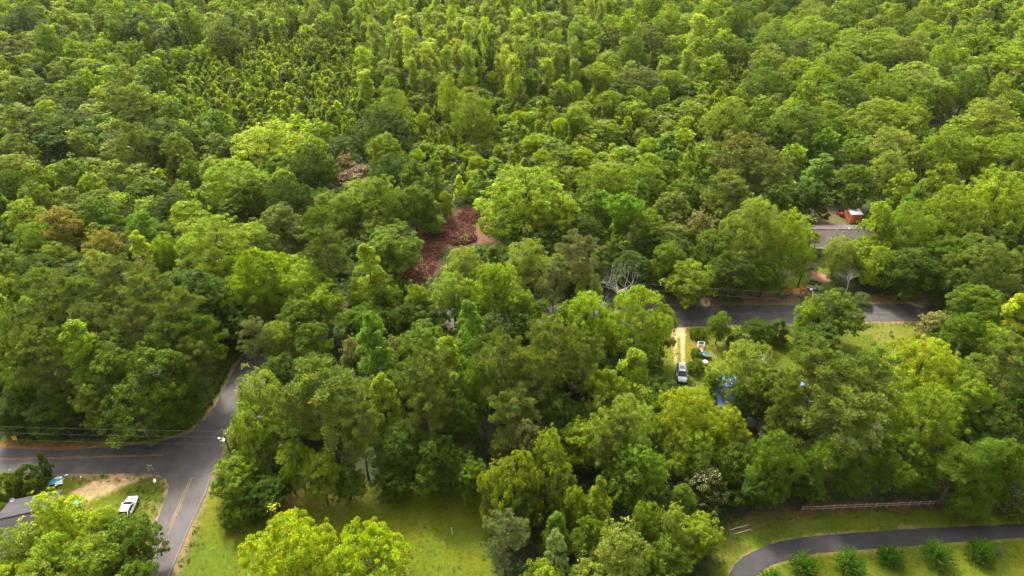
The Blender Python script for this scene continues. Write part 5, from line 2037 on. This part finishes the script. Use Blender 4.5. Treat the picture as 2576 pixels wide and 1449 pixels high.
wp = P(141, 1212)
crumple('tarpaulin', (wp.x, wp.y, 0), 2.0, 1.15, .45, M['tarp'], 'crumpled blue tarpaulin on the grass beside the left road', 'tarpaulin', 3, .15)
wp = P(149, 1217)
crumple('plastic_sheet', (wp.x, wp.y, .12), 0.95, .75, .35, M['paper'], 'crumpled white sheet at the lower right of the blue tarpaulin', 'plastic sheet', 5, .5)
wp = P(148, 1206)
crumple('plastic_sheet', (wp.x, wp.y, .25), 1.0, .4, .3, M['paper'], 'white sheet along the far edge of the blue tarpaulin', 'plastic sheet', 9, .3)
wp = P(131, 1213)
crumple('plastic_sheet', (wp.x, wp.y, .15), .7, .5, .25, M['paper'], 'white sheet at the left end of the blue tarpaulin', 'plastic sheet', 12, .1)
for i, (a_, b_, s_) in enumerate([(167, 1196, .45), (122, 1197, .3), (204, 1200, .3), (156, 1208, .25), (25, 1184, .25), (180, 1208, .2)]):
    wp = P(a_, b_)
    o = crumple('litter', (wp.x, wp.y, 0), s_, s_ * .7, .2, M['paper'], 'scrap of white litter on the grass around the blue tarpaulin', 'litter', 20 + i, i)
    o['group'] = 'scraps of litter around the tarpaulin'
wp = P(390, 1211)
t = thing('fallen_sign', (wp.x, wp.y, .06), math.radians(-55), 'small white board lying at the foot of the stop sign', 'board')
MB().box((0, 0, .12), (.75, .38, .05), rx=.35).build('board', M['paper'], t)
MB().box((0, .05, .05), (.1, .3, .1)).build('prop', M['greywood'], t)
for i, (a_, b_) in enumerate([(421, 1361), (551, 1183), (566, 1110)]):
    wp = P(a_, b_)
    o = crumple('paper_scrap', (wp.x, wp.y, .04), .35, .3, .15, M['paper'],
                ['white paper scrap on the asphalt in the gap of the yellow lines', 'white scrap at the road edge under the trees', 'white scrap near the utility pole'][i], 'litter', 40 + i)

# stop sign seen from behind, with two street blades and a lamp like bracket
base = P(391, 1206, 0)
t = thing('stop_sign', base, 0, 'stop sign seen from behind at the tip of the corner lot', 'road sign')
MB().box((0, 0, 1.55), (.09, .09, 3.1)).build('post', M['greywood'], t)
n8 = [(math.cos(math.pi / 8 + i * math.pi / 4) * .41, math.sin(math.pi / 8 + i * math.pi / 4) * .41) for i in range(8)]
face = math.radians(28)
R = Matrix.Rotation(face, 3, 'Z')
def octo(y0, y1, mat, name, par, k=1.0):
    vs = [R @ Vector((a_ * k, y0, b_ * k)) + Vector((0, 0, 2.25)) for a_, b_ in n8] + [R @ Vector((a_ * k, y1, b_ * k)) + Vector((0, 0, 2.25)) for a_, b_ in n8]
    fs = [tuple(range(8)), tuple(range(15, 7, -1))] + [(i, (i + 1) % 8, 8 + (i + 1) % 8, 8 + i) for i in range(8)]
    return MB().add(vs, fs).build(name, mat, par)
plate = octo(.06, .075, M['signback'], 'plate', t)
octo(.077, .082, M['stopred'], 'face', plate, .96)


def lettering(txt, size, mat, name, par, loc, rot, ext=.004):
    cu = bpy.data.curves.new(name, 'FONT')
    cu.body = txt
    cu.size = size
    cu.align_x = 'CENTER'
    cu.align_y = 'CENTER'
    cu.extrude = ext
    o = bpy.data.objects.new(name + '_tmp', cu)
    COL.objects.link(o)
    bpy.context.view_layer.update()
    me_ = bpy.data.meshes.new_from_object(o)
    bpy.data.objects.remove(o)
    q_ = link(name, me_, par, [mat])
    q_.location = loc
    q_.rotation_euler = rot
    return q_


lettering('STOP', .30, M['paper'], 'lettering', plate, R @ Vector((0, .088, 0)) + Vector((0, 0, 2.25)), (math.radians(90), 0, face + math.pi))
for k, (zz, an) in enumerate(((3.0, 62), (3.2, -12))):
    MB().box((0, 0, zz), (.75, .02, .17), math.radians(an)).build('street_blade', M['signback'], t)

# yellow warning sign on the left bank
base = P(46, 1119, 0)
tt = P(43, 1097, 1.7)
t = thing('warning_sign', base, math.radians(18), 'yellow rectangular road sign on the bank at the far left', 'road sign')
MB().box((0, .05, 1.1), (.07, .07, 2.2)).build('post', M['steel'], t)
pl = MB().box((0, 0, 1.65), (.62, .025, .92)).build('plate', M['yellow'], t)
ch = MB()
for s in (-1, 1):
    ch.add([(-.16, -.016, 1.65), (-.04, -.016, 1.65), (.18, -.016, 1.65 + s * .30), (.06, -.016, 1.65 + s * .30)], [(0, 1, 2, 3)])
ch.build('arrow_mark', M['yline'], pl)


# ---- poles and wires
def pole(base, h, label, mat='greywood', arm=None, hardware=False, r=.15):
    t_ = thing('utility_pole', base, 0, label, 'utility pole')
    MB().tube([(0, 0, -.2), (0, 0, h * .5), (0, 0, h)], [r, r * .88, r * .72], 10).build('mast', M[mat], t_)
    if arm is not None:
        MB().box((0, 0, h - .5), (2.4, .1, .12), arm).build('crossarm', M[mat], t_)
        d_ = Vector((math.cos(arm), math.sin(arm), 0))
        for s in (-1.05, -.4, .4, 1.05):
            MB().tube([d_ * s + Vector((0, 0, h - .44)), d_ * s + Vector((0, 0, h - .22))], [.05, .035], 8).build('insulator', M['offwhite'], t_)
    if hardware:
        tr = MB()
        tr.tube([(-.36, 0, h - 2.0), (-.36, 0, h - 1.2)], .2, 12)
        tr.build('transformer', M['steel'], t_)
        MB().tube([(-.1, -.2, h - .7), (-.6, -.4, h - .45)], .03, 6).box((-.66, -.45, h - .42), (.26, .2, .14)).build('lamp_arm', M['offwhite'], t_)
    return t_


def top_to_base(px, py, h):
    q_ = P(px, py, h)
    return Vector((q_.x, q_.y, 0))


pl_b = top_to_base(563, 1092, 10.0)
pole(pl_b, 10.0, 'wooden utility pole with white fittings in the trees right of the junction', arm=math.radians(80), hardware=True)
pr_b = top_to_base(2046, 737, 7.5)
pole(pr_b, 7.5, 'wooden utility pole hidden behind the largest tree by the far road', arm=math.radians(70))
bp_b = P(2007, 722, 0)
pole(bp_b, 7.0, 'black service pole on the lawn in front of the brown roofed house', mat='blackpole', r=.17)
pw_b = top_to_base(1590, 712, 8.0)
pole(pw_b, 8.0, 'wooden utility pole behind the bright oak beside the driveway', arm=math.radians(75))


def wire(p0, p1, sag, label, r=.006):
    n = 26
    pts = [p0.lerp(p1, i / n) - Vector((0, 0, sag * 4 * (i / n) * (1 - i / n))) for i in range(n + 1)]
    t_ = MB().tube(pts, r, 5).build('power_line', M['wire'])
    tag(t_, label, 'power line', 'power lines')


for (ya, yb, h0, lb) in ((1072, 1085, 9.8, 'uppermost power line over the left road'), (1087, 1100, 9.5, 'middle power line over the left road'),
                         (1104, 1118, 7.6, 'lowest power line over the left road')):
    wire(P(-260, ya - 8, h0), P(561, yb, h0), .25, lb)
for (xa, ya, xb, yb, h0, lb) in ((1585, 711, 2044, 739, 7.6, 'upper power line along the far road'),
                                 (1600, 727, 2052, 757, 6.2, 'lower power line along the far road')):
    wire(P(xa, ya, h0), P(xb, yb, h0), .2, lb, .014)
wire(P(2046, 741, 7.2), P(2022, 668, 6.8), .2, 'short power line from the roadside pole to the black service pole', .009)

# ---- white rail fence
fp = [(2016, 1286), (2070, 1284), (2122, 1281), (2175, 1279), (2230, 1277), (2285, 1274), (2335, 1272), (2385, 1270), (2440, 1266)]
W_ = [P(a_, b_) for a_, b_ in fp]
t = thing('rail_fence', W_[0], 0, 'white two rail fence along the edge of the curved driveway lawn', 'fence')
off = W_[0]
tot = []
for i in range(len(W_) - 1):
    a_, b_ = W_[i] - off, W_[i + 1] - off
    d_ = b_ - a_
    n = 2
    for k in range(n):
        tot.append(a_.lerp(b_, k / n))
    for zz in (.50, .98):
        dz = random.uniform(-.05, .05)
        MB().tube([a_ + Vector((0, 0, zz + dz)), b_ + Vector((0, 0, zz + random.uniform(-.05, .05)))], .055, 6).build('rail', M['fencewood'], t)
tot.append(W_[-1] - off)
for q_ in tot:
    MB().box((q_.x, q_.y + .05, .56), (.11, .11, 1.12)).build('post', M['fencewood'], t)

# ---- two bent pipe rails
for (x0, y0, x1, y1, lb) in ((1834, 1338, 1880, 1322, 'farther of two bent metal pipe rails left of the curved driveway'),
                             (1842, 1349, 1889, 1333, 'nearer of two bent metal pipe rails left of the curved driveway')):
    a_, b_ = P(x0, y0 + 3), P(x1, y1 + 6)
    t = thing('pipe_rail', a_, 0, lb, 'pipe rail', 'bent pipe rails')
    b_ = b_ - a_
    hh = .75
    MB().tube([(0, 0, hh - .08), b_ * .03 + Vector((0, 0, hh)), b_ * .97 + Vector((0, 0, hh)), b_ + Vector((0, 0, hh - .08))], .045, 8).build('bar', M['steel'], t)
    for q_ in (Vector((0, 0, 0)), b_):
        MB().tube([q_, q_ + Vector((0, 0, hh - .06))], .045, 8).build('leg', M['steel'], t)

# white stake in the bottom lawn
wp = P(1138, 1343)
t = thing('stake', wp, 0, 'thin white stake standing alone in the bottom lawn', 'stake')
MB().tube([(0, 0, 0), (-.04, 0, 1.35)], .045, 8).build('rod', M['white'], t)
MB().tube([(-.04, 0, 1.33), (-.04, 0, 1.40)], .06, 8).build('cap', M['offwhite'], t)

# garden bits before the brown roofed house
wp = P(2047, 712)
t = thing('garden_bed', wp, math.radians(8), 'diamond shaped flower bed with dark edging on the small lawn', 'flower bed')
dm = [(-1.3, .05), (-.35, .95), (.4, .6), (1.45, -.35), (.3, -1.0), (-.4, -.8)]
eb = MB()
for i in range(6):
    a_, b_ = dm[i], dm[(i + 1) % 6]
    eb.tube([(a_[0], a_[1], .1), (b_[0], b_[1], .1)], .13, 6)
eb.build('edging', M['black'], t)
pv, pt_ = leaves(np.array([[x_, y_, .15] for x_ in np.linspace(-.7, .8, 6) for y_ in (-.35, 0, .3)]), np.full(18, .25), 12, .16, RNG, np.tile([0, 0, 1.0], (18, 1)))
pt_[:, :3] *= np.array([.07, .11, .03])
link('planting', quads_mesh('planting', pv, pt_, M['leaf']), t)
for i, (a_, b_) in enumerate([(2034, 723), (2040, 725), (2052, 723), (2056, 726), (2030, 727), (2064, 727), (2046, 729)]):
    wp = P(a_, b_)
    t = thing('flower_clump', wp, i, 'low clump of white flowers in the row below the diamond bed', 'flowers', 'white flower clumps')
    cc = np.random.default_rng(60 + i).normal(size=(14, 3)) * np.array([.28, .2, .06]) + np.array([0, 0, .35])
    v_, q_ = leaves(cc, np.full(14, .12), 6, .15, RNG, np.tile([0, 0, 1.0], (14, 1)))
    q_[:, :3] *= np.array([.6, .58, .42])
    link('petals', quads_mesh('petals', v_, q_, M['leaf']), t)
    cc[:, 2] = .15
    v_, q_ = leaves(cc * np.array([1.4, 1.4, 1]), np.full(14, .22), 12, .2, RNG, np.tile([0, 0, 1.0], (14, 1)))
    q_[:, :3] *= np.array([.06, .12, .015])
    link('foliage', quads_mesh('foliage', v_, q_, M['leaf']), t)
for (a_, b_, lb) in ((2063, 751, 'white mailbox on a post between the road and the small lawn'), (2037, 738, 'small pale mailbox left of the white one')):
    wp = P(a_, b_)
    t = thing('mailbox', wp, .3, lb, 'mailbox')
    MB().box((0, 0, .5), (.1, .1, 1.0)).build('post', M['greywood'], t)
    rings = [[(x_, .17 * math.cos(q_), 1.1 + .17 * math.sin(q_)) for q_ in (0, .6, 1.2, 1.57, 1.94, 2.54, 3.14)] + [(x_, -.17, .95), (x_, .17, .95)] for x_ in (-.32, .32)]
    MB().loft(rings).build('box', M['paper'], t)
wp = P(2241, 842)
t = thing('garden_chair', wp, 2.4, 'small grey blue metal chair on the far lawn behind the yellow green oak', 'chair')
MB().box((0, 0, .45), (.6, .6, .06)).build('seat', M['steel'], t)
MB().box((0, .32, .85), (.6, .05, .75)).build('backrest', M['steel'], t)
for x_ in (-.26, .26):
    for y_ in (-.26, .26):
        MB().tube([(x_, y_, 0), (x_, y_, .43)], .03, 5).build('leg', M['steel'], t)

# ---- crepe myrtle row along the curved driveway
def spiky_shrub(loc, r, h, label, seed, tint=(0.068, 0.150, 0.010)):
    t_ = thing('myrtle_shrub', loc, seed, label, 'shrub', 'round shrubs along the curved driveway')
    rg = np.random.default_rng(seed)
    n = 140
    el = np.arcsin(rg.random(n) ** 0.7)
    az = rg.random(n) * 2 * np.pi
    d = np.stack([np.cos(az) * np.cos(el), np.sin(az) * np.cos(el), np.sin(el)], -1)
    C, O, Rr, tn = [], [], [], []
    tips = d * np.array([r, r, h * .95]) * (0.82 + 0.3 * rg.random((n, 1))) + np.array([0, 0, .1])
    for i in range(n):
        for k in range(5):
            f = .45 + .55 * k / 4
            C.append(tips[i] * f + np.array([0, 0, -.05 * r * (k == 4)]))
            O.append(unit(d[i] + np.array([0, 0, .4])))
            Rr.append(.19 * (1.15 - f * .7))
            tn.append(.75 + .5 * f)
    v_, q_ = leaves(np.array(C), np.array(Rr), 14, .18, rg, np.array(O), tone=np.array(tn), radial=True, aspect=.45, shell=.2)
    bl = rg.random(len(q_)) < .002
    q_[:, :3] *= np.array(tint)
    q_[bl] = (.6, .6, .5, 1)
    link('foliage', quads_mesh('foliage', v_, q_, M['leaf']), t_)
    st_ = MB()
    for i in range(0, n, 12):
        st_.tube([(0, 0, 0), Vector(tips[i] * .55) + Vector((0, 0, .1)), Vector(tips[i] * .9)], [.03, .02, .008], 5)
    st_.build('stems', M['bark'], t_)


for i, (a_, b_, w_, h_, lb) in enumerate([
        (1938, 1478, 66, 2.0, 'round shrub cut by the bottom edge, leftmost of the driveway row'),
        (2017, 1436, 62, 2.5, 'round shrub second from left in the driveway row'),
        (2131, 1428, 62, 2.4, 'round shrub third from left in the driveway row'),
        (2236, 1412, 60, 1.9, 'round shrub fourth from left, smallest full one of the driveway row'),
        (2352, 1408, 70, 2.6, 'round shrub fifth from left, with white blossoms, in the driveway row'),
        (2458, 1400, 68, 2.3, 'round shrub rightmost of the driveway row, beside the bare bush')]):
    wp = P(a_, b_)
    spiky_shrub(wp, w_ / 18.0 / 2 * 1.25 * (0.9 + 0.05 * ((i * 7) % 5)), h_ * 1.4, lb, 70 + i)


# ---- bare wood: bleached dead tree, leafless bush, dead limbs
def branch(mb, p, d, ln, r, depth, rg, spread=.75, up=.15):
    n = 4
    pts, rads = [p], [r]
    q_ = p.copy()
    dd_ = d.copy()
    for k in range(n):
        dd_ = (dd_ + Vector((rg.uniform(-1, 1), rg.uniform(-1, 1), rg.uniform(-.6, 1))) * .28).normalized()
        q_ = q_ + dd_ * ln / n
        pts.append(q_.copy())
        rads.append(r * (1 - .14 * (k + 1)))
    mb.tube(pts, rads, 6 if depth > 2 else 4, cap=False)
    if depth == 0:
        return
    for k in range(3 if depth > 1 else 2):
        v_ = Vector((rg.uniform(-1, 1), rg.uniform(-1, 1), rg.uniform(-.5, 1))).normalized()
        nd = (dd_ * (1 - spread * .55) + v_ * spread + Vector((0, 0, up))).normalized()
        branch(mb, pts[-1 if k < 2 else 2], nd, ln * rg.uniform(.6, .85), rads[-1] * .72, depth - 1, rg, spread, up)


def dead_tree(px, py, h, wpx, label, seed, mat='deadwood', name='dead_tree', depth=4):
    q_ = P(px, py, h)
    rg = random.Random(seed)
    t_ = thing(name, (q_.x, q_.y, 0), 0, label, 'dead tree' if name == 'dead_tree' else 'bush')
    mb_ = MB()
    mb_.tube([(0, 0, -.2), (.15, .1, h * .3), (-.1, 0, h * .55)], [h * .018, h * .015, h * .012], 8)
    mb_.build('trunk', M[mat], t_)
    lm = MB()
    for k in range(6):
        a_ = k * 1.05 + rg.random()
        branch(lm, Vector((-.1 * k / 6, 0, h * (.40 + .03 * k))), Vector((math.cos(a_) * .9, math.sin(a_) * .9, .75)).normalized(), h * .20, h * .0085, depth, rg)
    lm.build('limbs', M[mat], t_)
    return t_


dead_tree(1573, 640, 18, 150, 'bleached dead tree with bare twisted limbs above the bright driveway oak', 4)
dead_tree(1502, 700, 15, 80, 'lower bleached dead tree left beside the big bleached one', 11, depth=3)
dead_tree(2150, 668, 8, 40, 'pale dead limbs standing in front of the brown roofed house', 15, depth=3)
dead_tree(1768, 330, 15, 50, 'bare brown tree left of the brownish pines', 19, depth=3, mat='greywood')
wp = P(2507, 1398)
t = thing('leafless_bush', wp, 0, 'leafless brown bush at the right end of the shrub row', 'bush')
lm = MB()
rg = random.Random(3)
for k in range(26):
    a_ = rg.uniform(0, 6.28)
    branch(lm, Vector((0, 0, 0)), Vector((math.cos(a_) * .8, math.sin(a_) * .8, rg.uniform(.5, 1.4))).normalized(), 1.0, .022, 2, rg, .6, .2)
lm.build('twigs', M['greywood'], t)
lf_c = RNG.normal(size=(24, 3)) * np.array([.7, .7, .3]) + np.array([0, 0, 1.0])
v_, q_ = leaves(lf_c, np.full(24, .2), 5, .12, RNG, np.tile([0, 0, 1.0], (24, 1)))
q_[:, :3] *= np.array([.10, .11, .04])
link('sparse_leaves', quads_mesh('sparse_leaves', v_, q_, M['leaf']), t)
# pale limbs showing through living crowns
for (a_, b_, h_, lb, sd_) in [(330, 975, 11, 'pale dead branch sticking out above the wires left of the junction', 21), (395, 925, 14, 'forked pale branch in the dark broad tree by the bend', 22),
                              (585, 975, 12, 'grey dead twigs over the narrow road stretch', 23), (650, 1040, 12, 'grey dead twigs in the mossy trees right of the junction', 24),
                              (1925, 905, 13, 'curved pale branch over the blue roof', 25), (2265, 375, 13, 'pale bare limb under the pale limbed oak', 26),
                              (1140, 700, 12, 'pale stub branch in the feathery tree below the clearing', 27)]:
    q_ = P(a_, b_, h_)
    t = thing('dead_branch', q_, 0, lb, 'branch')
    lm = MB()
    rg = random.Random(sd_)
    for k in range(3):
        an = rg.uniform(0, 6.28)
        branch(lm, Vector((0, 0, -.6)), Vector((math.cos(an), math.sin(an), .5)).normalized(), 1.3, .05, 2, rg, .7, .1)
    lm.build('limbs', M['deadwood'], t)

# ---- torn wood and clay heaps in the clearing
M['debris'] = plain('red_brown_debris', (0.085, 0.034, 0.023), 0.95, 0.1, noise=0.5, scale=2)
M['debris2'] = plain('dry_branch', (0.24, 0.12, 0.075), 0.9, 0.1, noise=0.4, scale=2)
for (a_, b_, rx_, ry_, hz, lb, sd_) in [
        (1130, 575, 7, 6, 1.2, 'broad heap of torn red brown branches in the upper part of the clearing', 1),
        (1160, 600, 4, 3, 1.6, 'tight heap of reddish logs in the middle of the clearing', 2),
        (1040, 672, 5.5, 7, 1.6, 'dark red brown brush heap in the lower left of the clearing', 3),
        (1190, 545, 4, 4, .8, 'low scatter of brown branches at the far tip of the clearing', 4),
        (1075, 635, 4, 5, 1.0, 'brush heap in the narrow waist of the clearing', 5)]:
    wp = P(a_, b_)
    t = thing('brush_heap', wp, 0, lb, 'brush heap', 'brush heaps in the clearing')
    rg = random.Random(sd_)
    base = MB()
    n = 15
    vs = []
    for i in range(n):
        for j in range(n):
            u_, v_ = i / (n - 1) * 2 - 1, j / (n - 1) * 2 - 1
            e = max(0, 1 - u_ * u_ - v_ * v_)
            vs.append((u_ * rx_, v_ * ry_, -.15 + hz * .75 * e * rg.uniform(.4, 1.2)))
    base.add(vs, [(i * n + j, (i + 1) * n + j, (i + 1) * n + j + 1, i * n + j + 1) for i in range(n - 1) for j in range(n - 1)])
    base.build('soil', M['debris'], t)
    for nm, mt, cnt in (('torn_branches', 'debris', 420), ('dry_branches', 'debris2', 210)):
        s_ = MB()
        main = rg.uniform(0, 3.1)
        for k in range(cnt):
            an, rr_ = rg.uniform(0, 6.28), math.sqrt(rg.random()) * .95
            x_, y_ = math.cos(an) * rr_ * rx_, math.sin(an) * rr_ * ry_
            z_ = max(.05, hz * .7 * (1 - rr_ * rr_)) + rg.uniform(-.1, .22)
            a2 = main + rg.gauss(0, .8)
            l_ = rg.uniform(.5, 2.2)
            d_ = Vector((math.cos(a2), math.sin(a2), rg.gauss(0, .16))) * l_ / 2
            s_.tube([Vector((x_, y_, z_)) - d_, Vector((x_, y_, z_)) + d_], [rg.uniform(.03, .10), .02], 4, cap=False)
        s_.build(nm, M[mt], t)
# ================================================================== HAZE
hm = bpy.data.materials.new('haze')
hm.use_nodes = True
hn = hm.node_tree
hn.nodes.remove(hn.nodes['Principled BSDF'])
pv_ = hn.nodes.new('ShaderNodeVolumePrincipled')
pv_.inputs['Color'].default_value = (0.95, 0.95, 0.85, 1)
pv_.inputs['Density'].default_value = 0.000025
pv_.inputs['Anisotropy'].default_value = 0.3
hn.links.new(pv_.outputs[0], hn.nodes['Material Output'].inputs['Volume'])
hz = MB().box((0, 2000, 44.5), (5600, 5600, 93)).build('haze', hm)
tag(hz, 'faint haze over the whole wood', kind='stuff')
